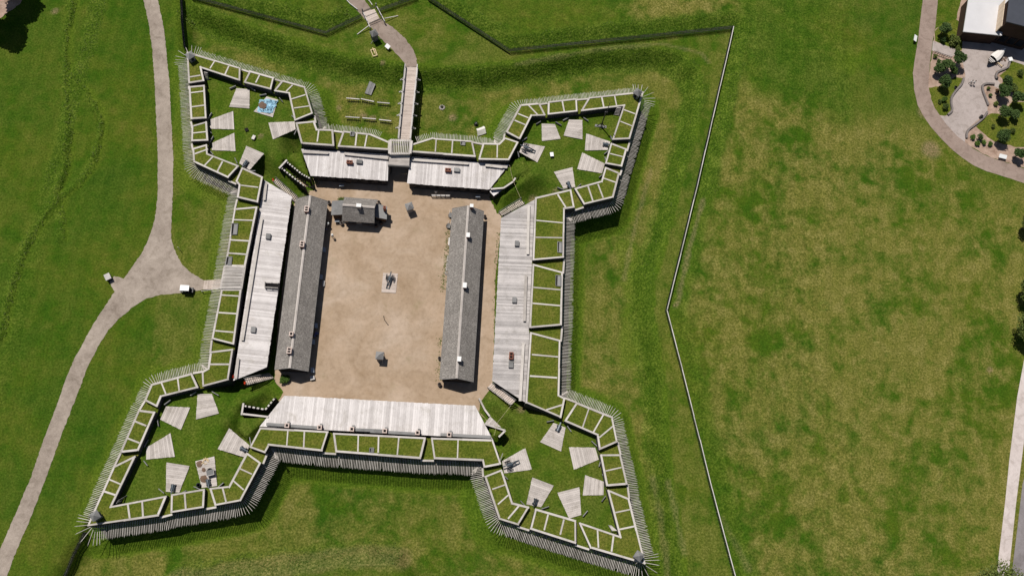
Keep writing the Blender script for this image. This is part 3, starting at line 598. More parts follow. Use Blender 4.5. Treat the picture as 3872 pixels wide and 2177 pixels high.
# ------------------------------------------------------------------ ramparts
LAB = dict(nw=('bastion', 'timber bastion with sod tops and a crumpled blue tarpaulin on one platform'), ne=('bastion', 'timber bastion with sod tops holding the tall tripod flagstaff'),
 se=('bastion', 'timber bastion nearest the lower right of the white rail fence'), sw=('bastion', 'timber bastion pointing at the lower bend of the gravel road'),
 n=('curtain_wall', 'sod topped timber wall either side of the gatehouse and footbridge'), e=('curtain_wall', 'long sod topped timber wall facing the white rail fence'),
 s=('curtain_wall', 'sod topped timber wall behind the roof with six chimneys'), w=('curtain_wall', 'sod topped timber wall beside the golf cart and road fork'))
things = {}
for s_ in LAB:
    pts = [p for mm in merlons if mm[0] == s_ for p in mm[1]+mm[2]]
    c = sum((Vector((p.x, p.y, 0)) for p in pts), Vector())/len(pts)
    things[s_] = empty(LAB[s_][0], c, LAB[s_][1], LAB[s_][0].replace('_', ' '), 'ramparts of the fort')
CW, CH = 0.35, 0.30
def inset_poly(pts, d):
    n = len(pts); s = 1 if area2(pts) > 0 else -1; out = []
    for i in range(n):
        a_, b_, c_ = pts[i-1], pts[i], pts[(i+1)%n]
        e1 = (b_-a_).normalized(); e2 = (c_-b_).normalized(); n1 = Vector((-e1.y, e1.x, 0))*s; n2 = Vector((-e2.y, e2.x, 0))*s
        bi = n1+n2; L = bi.length
        if L < 0.3: out.append(b_+n1*d); continue
        bi.normalize(); out.append(b_+bi*(d/max(0.5, bi.dot(n1))))
    return out
for k, (side, po, pi, cr) in enumerate(merlons):
    th = things[side]; poly = [Vector((p.x,p.y,0)) for p in po] + [Vector((p.x,p.y,0)) for p in reversed(pi)]
    mo = prism('merlon', poly, -3.8, PT-CH, 'log_wall', 'log_wall', th)
    ins = inset_poly(poly, CW*0.8)
    prism('sod', ins, PT-CH-0.02, PT-0.08+random.uniform(-.03,.03), 'sod', 'sod', mo)
    ring = inset_poly(poly, CW/2-0.02); n = len(ring)
    for i in range(n):                                   # coping: each edge one or more timbers, lapped at the corners
        a_, b_ = ring[i], ring[(i+1)%n]; d_ = (b_-a_).normalized(); L = (b_-a_).length
        a2 = a_-d_*(CW/2 if i % 2 == 0 else -CW/2); b2 = b_+d_*(CW/2 if i % 2 == 0 else -CW/2)
        if (b2-a2).dot(d_) < 0.3: continue
        parts = max(1, int(round((b2-a2).length/6.5)))
        for t in range(parts):
            u0, u1 = a2.lerp(b2, t/parts)+d_*(0.015 if t else 0), a2.lerp(b2, (t+1)/parts)
            jz = random.uniform(-0.03, 0.03); off = Vector((-d_.y, d_.x, 0))*random.uniform(-0.03, 0.03)
            beam('coping_beam', u0+off+Vector((0,0,PT-CH/2+jz)), u1+off+Vector((0,0,PT-CH/2+jz+random.uniform(-.03,.03))), CW+random.uniform(-.05,.04), CH, 'wood_coping', mo)
    for a_, b_ in cr:
        d_ = (b_-a_).normalized()
        beam('cross_timber', a_+d_*0.30+Vector((0,0,-0.12)), b_-d_*0.30+Vector((0,0,-0.12)), 0.28+random.uniform(-.05,.05), 0.26, 'wood_coping', mo)
    # embrasure (or gate gap) to the next merlon
    nx_ = merlons[(k+1)%len(merlons)]
    if k in (4, 29): continue
    g4 = [po[-1], nx_[1][0], nx_[2][0], pi[-1]]; g4 = [Vector((p.x,p.y,0)) for p in g4]
    e1 = (g4[1]-g4[0]); 
    prism('embrasure', g4, -3.7, EM, 'sod', 'log_wall', th)
    d_ = e1.normalized(); nrm = Vector((d_.y, -d_.x, 0))*-0.2
    beam('sill', g4[0]+Vector((0,0,EM+0.05))+nrm, g4[1]+Vector((0,0,EM+0.05))+nrm, 0.36, 0.28, 'wood_coping', th)

# fraise: outward pointing stakes under the parapet
def fraise():
    n = len(outline); P = [Vector((p.x,p.y,0)) for p in outline]; sides = [mm[0] for mm in merlons for _ in mm[1]]
    dirs = []
    for i in range(n):
        d_ = (P[(i+1)%n]-P[i]).normalized(); dirs.append(d_)
    nr = lambda d: Vector((-d.y, d.x, 0))                 # clockwise outline: outward normal is to the left
    # collapse the embrasure jogs: use chord normals smoothed over ~2.4 m
    L = [ (P[(i+1)%n]-P[i]).length for i in range(n)]
    samples = []
    for i in range(n):
        k_ = max(1, int(round(L[i]/0.305)))
        for t in range(k_): samples.append((P[i].lerp(P[(i+1)%n], (t+0.5)/k_), i, nr(dirs[i])))
    m_ = len(samples); win = 5
    gate = [W('B',758,800,0), W('N',1960,425,0)]
    for q_ in range(m_):
        p, i, nn = samples[q_]
        acc = Vector()
        for w_ in range(-win, win+1):
            acc += samples[(q_+w_)%m_][2]*(1-abs(w_)/(win+1))
        d_ = acc.normalized() if acc.length > 0.1 else nn
        pg = Vector((p.x, p.y, 0))
        if (pg-Vector((gate[0].x,gate[0].y,0))).length < 5.0: continue
        convex = acc.dot(nn) / 6.0
        zr = 3.15; ln = 2.6+random.uniform(-.13,.1)-(random.random() < .05)*.35
        turn = samples[(q_-win)%m_][2].cross(samples[(q_+win)%m_][2]).z
        if turn > 0.5: ln *= 0.82
        tip = [W('A',255,230,PT), W('C',1530,232,PT), W('U',1502,662,PT), W('G',118,1180,PT)]
        if min((Vector((t_.x,t_.y,0))-pg).length for t_ in tip) < 1.6: ln *= 1.3
        a_ = pg - d_*0.25 + Vector((0,0,zr+random.uniform(-.02,.02))); b_ = pg + d_*ln + Vector((0,0,zr-0.2+random.uniform(-.03,.03)))
        side_jit = Vector((-d_.y, d_.x, 0))*random.uniform(-.02,.02)
        beam('fraise_stake', a_, b_+side_jit, 0.118+random.uniform(-.012,.012), 0.12, 'wood_stake', things[sides[i]], 'stake')
fraise()

# light wells in the sod
for s_, r, q4 in [('w','D',[(308,352),(362,352),(352,452),(300,452)]),('w','D',[(262,655),(310,655),(300,738),(248,738)]),('e','E',[(1468,518),(1508,520),(1508,618),(1468,612)]),('e','E',[(1452,822),(1500,825),(1500,925),(1450,918)]),
                  ('n','B',[(305,724),(340,726),(336,760),(300,758)]),('n','B',[(1310,810),(1348,812),(1346,845),(1308,840)]),('s','F',[(1565,1068),(1602,1068),(1598,1110),(1560,1108)])]:
    q_ = WL(r, q4, PT); hs = prism('light_well', q_, PT-0.2, PT+0.03, 'soot_and_shade', 'wood_grey', things[s_])  # no recess: the black top paints the shade inside the well
    for i in range(4): beam('frame_board', q_[i]+Vector((0,0,0.08)), q_[(i+1)%4]+Vector((0,0,0.08)), 0.11, 0.2, 'wood_grey', hs)
    m0 = q_[0].lerp(q_[3], .35); m1 = q_[1].lerp(q_[2], .35)
    prism('grate', [q_[0].lerp(q_[1],.35), q_[1].lerp(q_[0],.1), q_[2].lerp(q_[3],.1), q_[3].lerp(q_[2],.3)], PT+0.04, PT+0.06, 'wood_grey', 'wood_grey', hs)

# slatted opening over the road-side postern
th = things['w']; a0, a1 = W('D',243,738,PT), W('D',205,948,PT); b0, b1 = W('D',424,744,PT), W('D',390,948,PT)
prism('passage_roof', [a0,b0,b1,a1], 3.3, 4.3, 'sod', 'log_wall', th)
beam('outer_beam', a0, a1, 0.42, 0.3, 'wood_coping', th); beam('inner_beam', b0, b1, 0.42, 0.3, 'wood_coping', th)
for t in range(17):
    u = (t+0.4)/17; beam('slat', a0.lerp(a1,u)+Vector((0,0,.16)), b0.lerp(b1,u)+Vector((random.uniform(-.05,.05),random.uniform(-.06,.06),.16)), 0.18, 0.16, 'wood_coping', th)
br = empty('plank_ramp', W('f',790,950,0.1), 'short plank ramp from the road fork under the stakes', 'ramp')
c0, c1, c2, c3 = WL('f', [(640,868),(985,850),(955,1020),(620,1035)], 0.12)
for t in range(18):
    u0, u1 = t/18, (t+0.93)/18; v, f, n_ = prism_data([c0.lerp(c1,u0), c0.lerp(c1,u1), c3.lerp(c2,u1), c3.lerp(c2,u0)], 0.04, 0.15+random.uniform(-.01,.01)); meshobj('plank', v, f, 'wood_bridge', br)
r0, r1 = W('f',590,1062,0.9), W('f',915,1022,0.9)
for u in (0, .5, 1): beam('post', r0.lerp(r1,u)-Vector((0,0,.9)), r0.lerp(r1,u), 0.12, 0.12, 'wood_rail', br)
beam('handrail', r0, r1, 0.1, 0.08, 'wood_rail', br)

# ------------------------------------------------------------------ casemates: log rooms with plank roofs
def casemate(label, back, front, walls_front, nplank, axis_steps=None, m='wood_roof'):
    """back/front: polylines (same direction) of the roof's upper and lower edge; planks run from back to front"""
    c = sum((Vector((p.x,p.y,0)) for p in back+front), Vector())/(len(back)+len(front))
    th = empty('casemate', c, label, 'casemate', 'casemates under the ramparts')
    poly = [Vector((p.x,p.y,0)) for p in back] + [Vector((p.x,p.y,0)) for p in reversed(front)]
    prism('log_room', inset_poly(poly, 0.35), -0.3, RE-0.22, 'log_wall', 'log_wall', th)
    e_ = Vector((front[-1].x-front[0].x, front[-1].y-front[0].y, 0)).normalized(); n_ = Vector((-e_.y, e_.x, 0))
    if n_.dot(Vector((back[0].x-front[0].x, back[0].y-front[0].y, 0))) < 0: n_ = -n_
    o_ = Vector((front[0].x, front[0].y, 0)); L2 = [((p-o_).dot(e_), (p-o_).dot(n_)) for p in poly]
    dmax = max(v for u, v in L2); u0 = min(u for u, v in L2); u1 = max(u for u, v in L2)
    zz = lambda v: RE+(RB-RE)*min(1.0, v/dmax)
    def clip(P, k, sgn):
        out = []
        for i in range(len(P)):
            a_, b_ = P[i], P[(i+1)%len(P)]; da, db_ = (a_[0]-k)*sgn, (b_[0]-k)*sgn
            if da >= 0: out.append(a_)
            if (da >= 0) != (db_ >= 0): t_ = da/(da-db_); out.append((k, a_[1]+(b_[1]-a_[1])*t_))
        return out
    ws = [random.uniform(0.7, 1.3) for _ in range(nplank)]; tot = sum(ws); u = u0
    for w_ in ws:
        du = w_/tot*(u1-u0); c_ = clip(clip(L2, u, 1), u+du*0.97, -1); u += du
        if len(c_) < 3 or abs(area2(c_)) < 0.02: continue
        if area2(c_) < 0: c_ = c_[::-1]
        vm = max(v for _, v in c_); v0 = min(v for _, v in c_); L_ = random.uniform(-.05, .05); jz = random.uniform(-.012, .012)
        mid = o_+e_*(u-du/2)+n_*((vm+v0)/2); mid.z = zz((vm+v0)/2)
        # plank as its own small mesh with x along its length (down the slope)
        loc = [(-((v if v > v0+.01 else v-L_)-(vm+v0)/2), uu-(u-du/2), zz(v)-mid.z+jz) for uu, v in c_]
        n2 = len(loc); vv = [(x_,y_,z_-.06) for x_,y_,z_ in loc]+[(x_,y_,z_) for x_,y_,z_ in loc]
        me = bpy.data.meshes.new('roof_plank'); me.from_pydata(vv, [], [tuple(range(n2,2*n2)), tuple(range(n2-1,-1,-1))]+[(i,(i+1)%n2,n2+(i+1)%n2,n2+i) for i in range(n2)]); me.materials.append(MATS[m])
        Mx = Matrix((-n_, e_, Vector((0,0,1)))).transposed().to_4x4(); Mx.translation = mid
        place(bpy.data.objects.new('roof_plank', me), th, Mx)
    return th
def mk(r, pts, z): return WL(r, pts, z)
cNW = casemate('plank roofed log casemate left of the gatehouse', mk('A',[(1300,1118)],RB)+mk('B',[(650,925)],RB), mk('A',[(1386,1362)],RE)+mk('B',[(643,1168)],RE), None, 52)
cNE = casemate('plank roofed log casemate right of the gatehouse', mk('B',[(850,945)],RB)+mk('C',[(300,900)],RB), mk('B',[(818,1190)],RE)+mk('B',[(1568,1248)],RE), None, 62)
cW = casemate('long plank roofed casemate on the road side with a dark roof hatch', mk('k',[(405,625)],RB)+mk('F',[(318,455)],RB), mk('k',[(1130,1058)],RE)+mk('F',[(625,332)],RE), None, 128)
cE = casemate('long grey plank roofed casemate on the side of the white rail fence', mk('E',[(1262,130)],RB)+mk('Q',[(1436,668)],RB), mk('E',[(952,300)],RE)+mk('Q',[(1113,456)],RE), None, 132, m='wood_roof_grey')
cS = casemate('plank roofed casemate with a row of six brick chimneys', mk('F',[(560,872)],RB)+mk('Q',[(1115,985)],RB), mk('F',[(785,590)],RE)+mk('Q',[(957,683)],RE), None, 110)
for th, r, lines in [(cNW,'A',[((1312,1145),(1550,1155))]),(cNW,'B',[((245,920),(648,962))]),(cNE,'B',[((870,975),(1380,1010)),((1538,1025),(1689,1043))]),(cNE,'C',[((85,905),(285,922))]),
                     (cW,'k',[((455,690),(405,1150))]),(cW,'D',[((578,300),(400,1415))]),(cW,'F',[((362,250),(340,440))]),(cE,'E',[((1205,180),(1195,630)),((1180,820),(1165,1240))]),(cE,'Q',[((1398,110),(1368,640))]),(cS,'F',[((620,850),(1110,885)),((1420,900),(1689,912))]),(cS,'Q',[((0,915),(430,940)),((640,945),(1100,968))])]:
    for a_, b_ in lines:
        za = RB+0.35
        beam('firing_step', W(r,*a_,za), W(r,*b_,za), 0.55, 0.10, 'wood_grey' if th is cS else 'wood_coping', th)
        pa, pb = W(r,*a_,za), W(r,*b_,za)
        for u in (0.03, 0.5, 0.97): beam('step_block', pa.lerp(pb,u)-Vector((0,0,0.8)), pa.lerp(pb,u)-Vector((0,0,0.05)), 0.4, 0.2, 'wood_grey', th)
# doors, windows on the shaded fronts by the gate
for th, r, pts in [(cNE,'B',[(920,1222,0),(1005,1230,0),(1095,1238,0),(1185,1248,1),(1285,1252,0),(1370,1262,0),(1480,1270,0)]),(cNW,'B',[(180,1160,0),(280,1165,1),(380,1180,0),(475,1187,0),(570,1193,0),(90,1150,0)])]:
    fl = (mk('B',[(818,1190)],RE)+mk('B',[(1568,1248)],RE)) if th is cNE else (mk('A',[(1386,1362)],RE)+mk('B',[(643,1168)],RE))
    d_ = (fl[1]-fl[0]); d_.z = 0; d_.normalize(); nrm = Vector((d_.y,-d_.x,0))
    for x_, y_, kind in pts:
        p = W(r, x_, y_, 1.4); base = fl[0]; s_ = (p-base).dot(d_); c_ = Vector((base.x,base.y,0))+d_*s_-nrm*0.28
        if kind: fr = box('door', c_+Vector((0,0,0.05)), 1.1, 0.12, 1.95, math.atan2(d_.y,d_.x), 'wood_dark', th)
        else: fr = box('window', c_+Vector((0,0,1.2)), 0.75, 0.12, 0.55, math.atan2(d_.y,d_.x), 'soot_and_shade', th)

def chimney(th, p, w, d, h, rz, flues, body='brick', cap='mortar_cap', z0=-0.6):
    base = Vector(p); ch = box('chimney', base+Vector((0,0,z0)), w, d, h-z0-0.12, rz, body, th)
    R_ = Matrix.Rotation(rz,4,'Z'); zt = h
    def b2(name, cx, cy, sx, sy, sz, zz, m): box(name, base+(R_@Vector((cx,cy,0)))+Vector((0,0,zz)), sx, sy, sz, rz, m, th)
    if flues == 0: b2('chimney_cap', 0,0, w+0.12, d+0.12, 0.14, zt-0.12, cap); return
    b2('flue', 0,0, w-0.28, d-0.28, 0.02, zt-0.1, 'soot_and_shade')
    for s_ in (-1,1): b2('cap_course', s_*(w/2-0.06), 0, 0.17, d+0.05, 0.14, zt-0.125, cap); b2('cap_course', 0, s_*(d/2-0.06), w-0.24, 0.17, 0.14, zt-0.12, cap)
    if flues == 2: b2('cap_course', 0, 0, w-0.24, 0.14, 0.13, zt-0.12, cap)
ang = lambda a_, b_: math.atan2(b_.y-a_.y, b_.x-a_.x)
az = ang(mk('F',[(560,872)],0)[0], mk('Q',[(1115,985)],0)[0])
for r, x_, y_ in [('F',808,862),('F',1105,880),('F',1400,896),('Q',132,912),('Q',431,928),('Q',720,946)]:
    p = W(r,x_,y_,RB+1.1); chimney(cS, (p.x,p.y,RB-0.1), 0.78, 0.78, 1.2, az, 1)
    beam('gutter_board', W(r,x_+15,y_-35,RB+0.25), W(r,x_+15,y_-12,RB+0.4), 0.5, 0.08, 'wood_grey', cS)
azn = ang(mk('B',[(818,1190)],0)[0], mk('B',[(1568,1248)],0)[0])
for th, x1, y1, x2, y2 in [(cNW,293,993,383,990),(cNE,1193,1065,1273,1065)]:
    p = W('B',x1,y1,RB+0.5); chimney(th, (p.x,p.y,RB-0.5), 0.62, 1.2, 1.0, azn+math.pi/2, 2, 'brick', 'brick')
    p = W('B',x2,y2,RB+0.3); box('roof_vent', (p.x,p.y,RB-0.6), 1.2, 0.8, 0.9, azn, 'wood_grey', th)
aze = ang(mk('Q',[(1113,456)],0)[0], mk('E',[(952,300)],0)[0])
for r, x_, y_ in [('E',1098,530),('E',1075,1045)]:
    p = W(r,x_,y_,RB+0.2); box('roof_vent', (p.x,p.y,RB-0.8), 1.1, 0.85, 1.05, aze, 'wood_grey', cE)
p = W('Q',1287,225,RB+0.4); chimney(cE, (p.x,p.y,RB-0.6), 0.8, 1.35, 1.0, aze+math.pi/2, 2, 'brick', 'brick')
p = W('Q',1285,305,RB+0.2); box('roof_vent', (p.x,p.y,RB-0.7), 1.3, 0.9, 0.9, aze, 'wood_grey', cE)
azw = ang(mk('F',[(625,332)],0)[0], mk('k',[(1130,1058)],0)[0])
for r, x_, y_ in [('D',637,465),('D',500,1315)]:
    p = W(r,x_,y_,RB+0.2); box('roof_vent', (p.x,p.y,RB-0.8), 1.1, 0.9, 1.05, azw, 'wood_grey', cW)
# roof hatch over the postern passage (black top paints the shaded well; low wall and rails)
hq = WL('D', [(612,890),(735,898),(730,945),(610,940)], RE+.5); hw = prism('hatch', hq, RE-.4, RE+.52, 'soot_and_shade', 'wood_grey', cW)
for a_, b_ in ((0,1),(3,2)): beam('hatch_rail', hq[a_]+Vector((0,0,.75)), hq[b_]+Vector((0,0,.55)), 0.13, 0.10, 'wood_coping', hw)
for a_, b_ in ((0,1),(3,2)):
    for u in (.02,.5,.98): beam('hatch_post', hq[a_].lerp(hq[b_],u), hq[a_].lerp(hq[b_],u)+Vector((0,0,.68)), 0.1, 0.1, 'wood_coping', hw)
beam('hatch_curb', hq[0]+Vector((0,0,.35)), hq[3]+Vector((0,0,.35)), 0.14, 0.7, 'wood_coping', hw)

# ------------------------------------------------------------------ gatehouse and footbridge
gh = empty('gatehouse', W('B',750,900,0), 'small gatehouse with open slatted top at the end of the footbridge', 'gatehouse')
q_ = WL('B', [(662,800),(858,805),(845,920),(660,922)], PT+0.3)
for i in range(4):
    a_, b_ = q_[i], q_[(i+1)%4]; beam('top_beam', a_, b_, 0.6 if i in (1,3) else 0.4, 0.35, 'wood_coping', gh)
for t in range(11):
    u = (t+0.9)/11.7; beam('slat', q_[0].lerp(q_[1],u)+Vector((0,0.25,.2)), q_[3].lerp(q_[2],u)+Vector((0,0,.2)), 0.17, 0.16, 'wood_coping', gh)
prism('passage_roof', q_, 4.3, 4.8, 'sod', 'log_wall', gh)
for s_ in (0, 3):
    i0, i1 = (0, 3) if s_ == 0 else (1, 2)
    d_ = (q_[i1]-q_[i0]).normalized(); n_ = Vector((-d_.y,d_.x,0))*0.25
    v = [Vector((p.x,p.y,0)) for p in (q_[i0]-n_, q_[i1]-n_, q_[i1]+n_, q_[i0]+n_)]; prism('side_wall', v, -1.5, PT+0.12, 'log_wall', 'log_wall', gh)
ra, rb_, rc_, rd = WL('B', [(658,930)],5.1)[0], WL('B',[(842,935)],5.1)[0], WL('B',[(838,1032)],4.5)[0], WL('B',[(648,1020)],4.5)[0]
for a_, b_, s_ in ((ra,rd,1),(rb_,rc_,-1)):
    lat = (rb_-ra).normalized()*s_; v = [Vector((p.x,p.y,0)) for p in (a_+lat*.1, b_+lat*.1, b_+lat*.35, a_+lat*.35)]; prism('bay_wall', v, -.1, 4.42, 'log_wall', 'log_wall', gh)
for t in range(8):
    u0, u1 = t/8, (t+.95)/8; v = [ra.lerp(rd,u0), ra.lerp(rd,u1), rb_.lerp(rc_,u1), rb_.lerp(rc_,u0)]
    vv = [(p.x,p.y,p.z-.07) for p in v]+[(p.x,p.y,p.z) for p in v]
    meshobj('roof_plank', vv, [(4,5,6,7),(3,2,1,0)]+[(i,(i+1)%4,4+(i+1)%4,4+i) for i in range(4)], 'wood_platform', gh)
for p in (ra, rb_, rc_, rd): beam('gate_post', Vector((p.x,p.y,-0.1)), p-Vector((0,0,.1)), 0.28, 0.28, 'wood_grey', gh)
beam('lintel', rd-Vector((0,0,.35)), rc_-Vector((0,0,.35)), 0.25, 0.5, 'wood_grey', gh)
fb = empty('footbridge', W('B',830,450,0.3), 'long plank footbridge with railings leading to the gatehouse', 'footbridge')
d0, d1, d2, d3 = WL('B', [(808,128),(908,130),(842,800),(745,796)], 0.35)
NPK = 62
for t in range(NPK):
    u0, u1 = t/NPK, (t+.94)/NPK; v, f, n_ = prism_data([d0.lerp(d3,u0), d0.lerp(d3,u1), d1.lerp(d2,u1), d1.lerp(d2,u0)], 0.25, 0.35+random.uniform(-.01,.01)); meshobj('deck_plank', v, f, 'wood_bridge', fb)
for (a_, b_), lp in (((d0,d3), [(760,232),(745,352),(735,457),(720,563),(708,670)]), ((d1,d2), [(935,243),(920,368),(908,470),(895,577),(882,682)])):
    sgn = -1 if a_ is d0 else 1; ax = (d1-d0).normalized()*sgn
    o_ = ax*0.12
    beam('stringer', a_+o_-Vector((0,0,.3)), b_+o_-Vector((0,0,.3)), 0.25, 0.35, 'wood_rail', fb)
    beam('handrail', a_+o_+Vector((0,0,1.05)), b_+o_+Vector((0,0,1.05)), 0.22, 0.12, 'wood_rail', fb)
    beam('mid_rail', a_+o_+Vector((0,0,.55)), b_+o_+Vector((0,0,.55)), 0.1, 0.14, 'wood_rail', fb)
    for u in (0.0, .17, .34, .5, .66, .83, 1.0):
        p = a_.lerp(b_,u)+o_; beam('rail_post', p-Vector((0,0,.2)), p+Vector((0,0,1.1)), 0.17, 0.17, 'wood_rail', fb)
    for u in (0.17,.34,.5,.66,.83):
        p = a_.lerp(b_,u); beam('cross_head', p-Vector((0,0,.42)), p+ax*1.0-Vector((0,0,.42)), 0.22, 0.22, 'wood_rail', fb)
        beam('brace', p+ax*0.9-Vector((0,0,.35)), p+o_+Vector((0,0,.7)), 0.1, 0.1, 'wood_rail', fb)
        beam('pile', Vector((p.x,p.y,-3.2))+ax*0.2, p+ax*0.2-Vector((0,0,.3)), 0.28, 0.28, 'wood_grey', fb)

# ------------------------------------------------------------------ shingled barracks
def gable_building(name, label, nw, ne, sw, se, ze, zr, over=0.45, wallm='wood_dark', ridge_inset=0.0):
    """pixel-surveyed eave corners already as world points at height ze"""
    c = (nw+ne+sw+se)/4; th = empty(name, (c.x,c.y,0), label, name)
    rn = (nw+ne)/2; rs = (sw+se)/2; rn.z = zr; rs.z = zr
    def slope(a0, a1, b0, b1):         # eave a0-a1, ridge b0-b1
        L = (a1-a0).length; w_ = (b0-a0).length; n_ = (a1-a0).cross(b0-a0).normalized()
        if n_.z < 0: n_ = -n_
        tk = n_*0.09; v = [a0,a1,b1,b0]; vv = [p for p in v]+[p+tk for p in v]
        o = meshobj('roof_slope', vv, [(4,5,6,7),(3,2,1,0)]+[(i,(i+1)%4,4+(i+1)%4,4+i) for i in range(4)], 'shingle', th)
        uvl = o.data.uv_layers.new(name='UVMap')
        for li, lp in enumerate(o.data.loops):
            p = Vector(o.data.vertices[lp.vertex_index].co)+origin(o)
            uvl.data[li].uv = ((p-a0).dot((a1-a0).normalized()), (p-a0).dot((b0-a0).normalized()))
        return o
    slope(nw, sw, rn, rs); slope(ne, se, rn, rs)
    wv = (ne-nw).normalized(); lv = (sw-nw).normalized()
    A_ = [nw+wv*over+lv*over*.7, ne-wv*over+lv*over*.7, se-wv*over-lv*over*.7, sw+wv*over-lv*over*.7]
    zt = ze+0.1; g0 = rn+lv*over*.7; g1 = rs-lv*over*.7
    vv = [(p.x,p.y,-0.1) for p in A_]+[(p.x,p.y,zt) for p in A_]+[(g0.x,g0.y,zr-0.14),(g1.x,g1.y,zr-0.14)]
    meshobj('wall', vv, [(0,1,5,8,4),(1,2,6,5),(2,3,7,9,6),(3,0,4,7)], wallm, th)
    for s_ in (-1, 1):
        off = wv*0.12*s_
        beam('ridge_board', rn+off+Vector((0,0,.13)), rs+off+Vector((0,0,.13)), 0.26, 0.03, 'wood_platform', th, up=Vector((0,0,1))+wv*0.5*s_)
    for a_, b_ in ((nw,sw),(ne,se)): beam('eave_board', a_+Vector((0,0,.02)), b_+Vector((0,0,.02)), 0.06, 0.16, 'wood_grey', th)
    for a_, b_ in ((nw,rn),(ne,rn),(sw,rs),(se,rs)): beam('barge_board', a_+Vector((0,0,.05)), b_+Vector((0,0,.05)), 0.06, 0.2, 'wood_grey', th)
    return th, rn, rs, A_
ZE, ZR = 2.75, 5.0
bw, rn, rs, WA = gable_building('barracks', 'long shingled barracks with four brick chimneys, left of the parade', W('D',892,126,ZE), W('D',1180,147,ZE), W('F',697,357,ZE), W('F',1004,372,ZE), ZE, ZR)
rzb = ang(rs, rn)
for r, x_, y_, fl_ in [('D',987,215,2),('D',945,535,2),('F',847,27,1),('F',828,178,2)]:
    p = W(r,x_,y_,ZR+0.9); chimney(bw, (p.x,p.y,ZR-0.6), 0.85 if fl_ == 2 else 0.75, 1.15 if fl_ == 2 else 0.8, 1.5, rzb+math.pi/2, fl_, z0=-0.8)
be, rn2, rs2, EA = gable_building('barracks', 'long shingled barracks with white capped chimneys, right of the parade', W('E',508,214,ZE), W('E',795,241,ZE), W('Q',633,445,ZE), W('Q',940,468,ZE), ZE, ZR)
rze = ang(rs2, rn2)
for r, x_, y_, w_, d_ in [('E',684,186,.7,.7),('E',651,453,.7,.95),('E',621,911,.75,1.05),('Q',812,256,.75,.95)]:
    p = W(r,x_,y_,ZR+1.0); chimney(be, (p.x,p.y,ZR-0.8), w_-.1, d_-.1, 1.8, rze+math.pi/2, 0, 'brick', 'whitewash', z0=-0.8)
def wall_openings(th, a_, b_, n_, out, doors):
    d_ = (b_-a_).normalized(); L = (b_-a_).length
    for i in range(n_):
        c = a_+d_*L*(i+.5)/n_+out*0.03; c = Vector((c.x,c.y,0))
        if i in doors: box('door', c+Vector((0,0,.05)), 1.1, 0.1, 1.95, math.atan2(d_.y,d_.x), 'wood_grey', th)
        else:
            w_ = box('window', c+Vector((0,0,1.1)), 0.85, 0.08, 0.9, math.atan2(d_.y,d_.x), 'glass_dark', th)
            beam('sill', c+Vector((0,0,1.05))-d_*.55+out*.05, c+Vector((0,0,1.05))+d_*.55+out*.05, 0.16, 0.08, 'wood_grey', th)
xo = Vector((1,0.08,0)).normalized()
wall_openings(bw, Vector(WA[1]), Vector(WA[2]), 13, xo, (2,6,10)); wall_openings(be, Vector(EA[0]), Vector(EA[3]), 13, -xo, (2,6,10))

# headquarters
zh, zrh = 2.75, 5.1
hn = [W('S',590,270,zh), W('S',1325,325,zh), W('S',540,782,zh), W('S',1250,830,zh)]
hq_ = empty('headquarters_house', ((hn[0]+hn[3])/2).xy.to_3d(), 'shingled headquarters house with a white chimney near the gate', 'house')
R0, R1 = W('S',553,437,zrh), W('S',1257,490,zrh)
def slope2(th, q4, m='shingle'):
    n_ = (q4[1]-q4[0]).cross(q4[3]-q4[0]).normalized(); n_ = n_ if n_.z > 0 else -n_
    vv = list(q4)+[p+n_*0.09 for p in q4]
    o = meshobj('roof_slope', vv, [(4,5,6,7),(3,2,1,0)]+[(i,(i+1)%4,4+(i+1)%4,4+i) for i in range(4)], m, th); uvl = o.data.uv_layers.new(name='UVMap')
    for li, lp in enumerate(o.data.loops):
        p = Vector(o.data.vertices[lp.vertex_index].co)+origin(o); uvl.data[li].uv = ((p-q4[0]).dot((q4[1]-q4[0]).normalized()), (p-q4[0]).dot((q4[3]-q4[0]).normalized()))
    return o
slope2(hq_, [hn[0],hn[1],R1,R0]); slope2(hq_, [hn[2],hn[3],R1,R0])
wv = (hn[1]-hn[0]).normalized(); lv = (hn[2]-hn[0]).normalized(); ov = 0.4
A_ = [hn[0]+wv*ov+lv*ov, hn[1]-wv*ov+lv*ov, hn[3]-wv*ov-lv*ov, hn[2]+wv*ov-lv*ov]; g0 = R0+wv*ov; g1 = R1-wv*ov
vv = [(p.x,p.y,-.1) for p in A_]+[(p.x,p.y,zh+.08) for p in A_]+[(g0.x,g0.y,zrh-.14),(g1.x,g1.y,zrh-.14)]
meshobj('wall', vv, [(0,1,5,4),(1,2,6,9,5),(2,3,7,6),(3,0,4,8,7)], 'wood_brown', hq_)
for s_ in (-1,1): beam('ridge_board', R0+lv*.12*s_+Vector((0,0,.13)), R1+lv*.12*s_+Vector((0,0,.13)), 0.26, 0.03, 'wood_platform', hq_, up=Vector((0,0,1))+lv*.5*s_)
for a_, b_ in ((hn[0],hn[1]),(hn[2],hn[3])): beam('eave_board', a_, b_, 0.06, 0.16, 'wood_grey', hq_)
for q4 in (WL('S',[(325,365),(578,352),(545,648),(302,658)],2.5),):
    a_, b_, c_, d_ = q4; a_.z = 2.9; b_.z = 3.0; slope2(hq_, [d_, c_, b_, a_], 'wood_grey'); prism('annex_wall', inset_poly([Vector((p.x,p.y,0)) for p in q4], .25), -.1, 2.4, 'wood_brown', 'wood_brown', hq_)
q4 = WL('S',[(1262,480),(1295,400),(1530,470),(1520,750),(1262,702)],2.5)
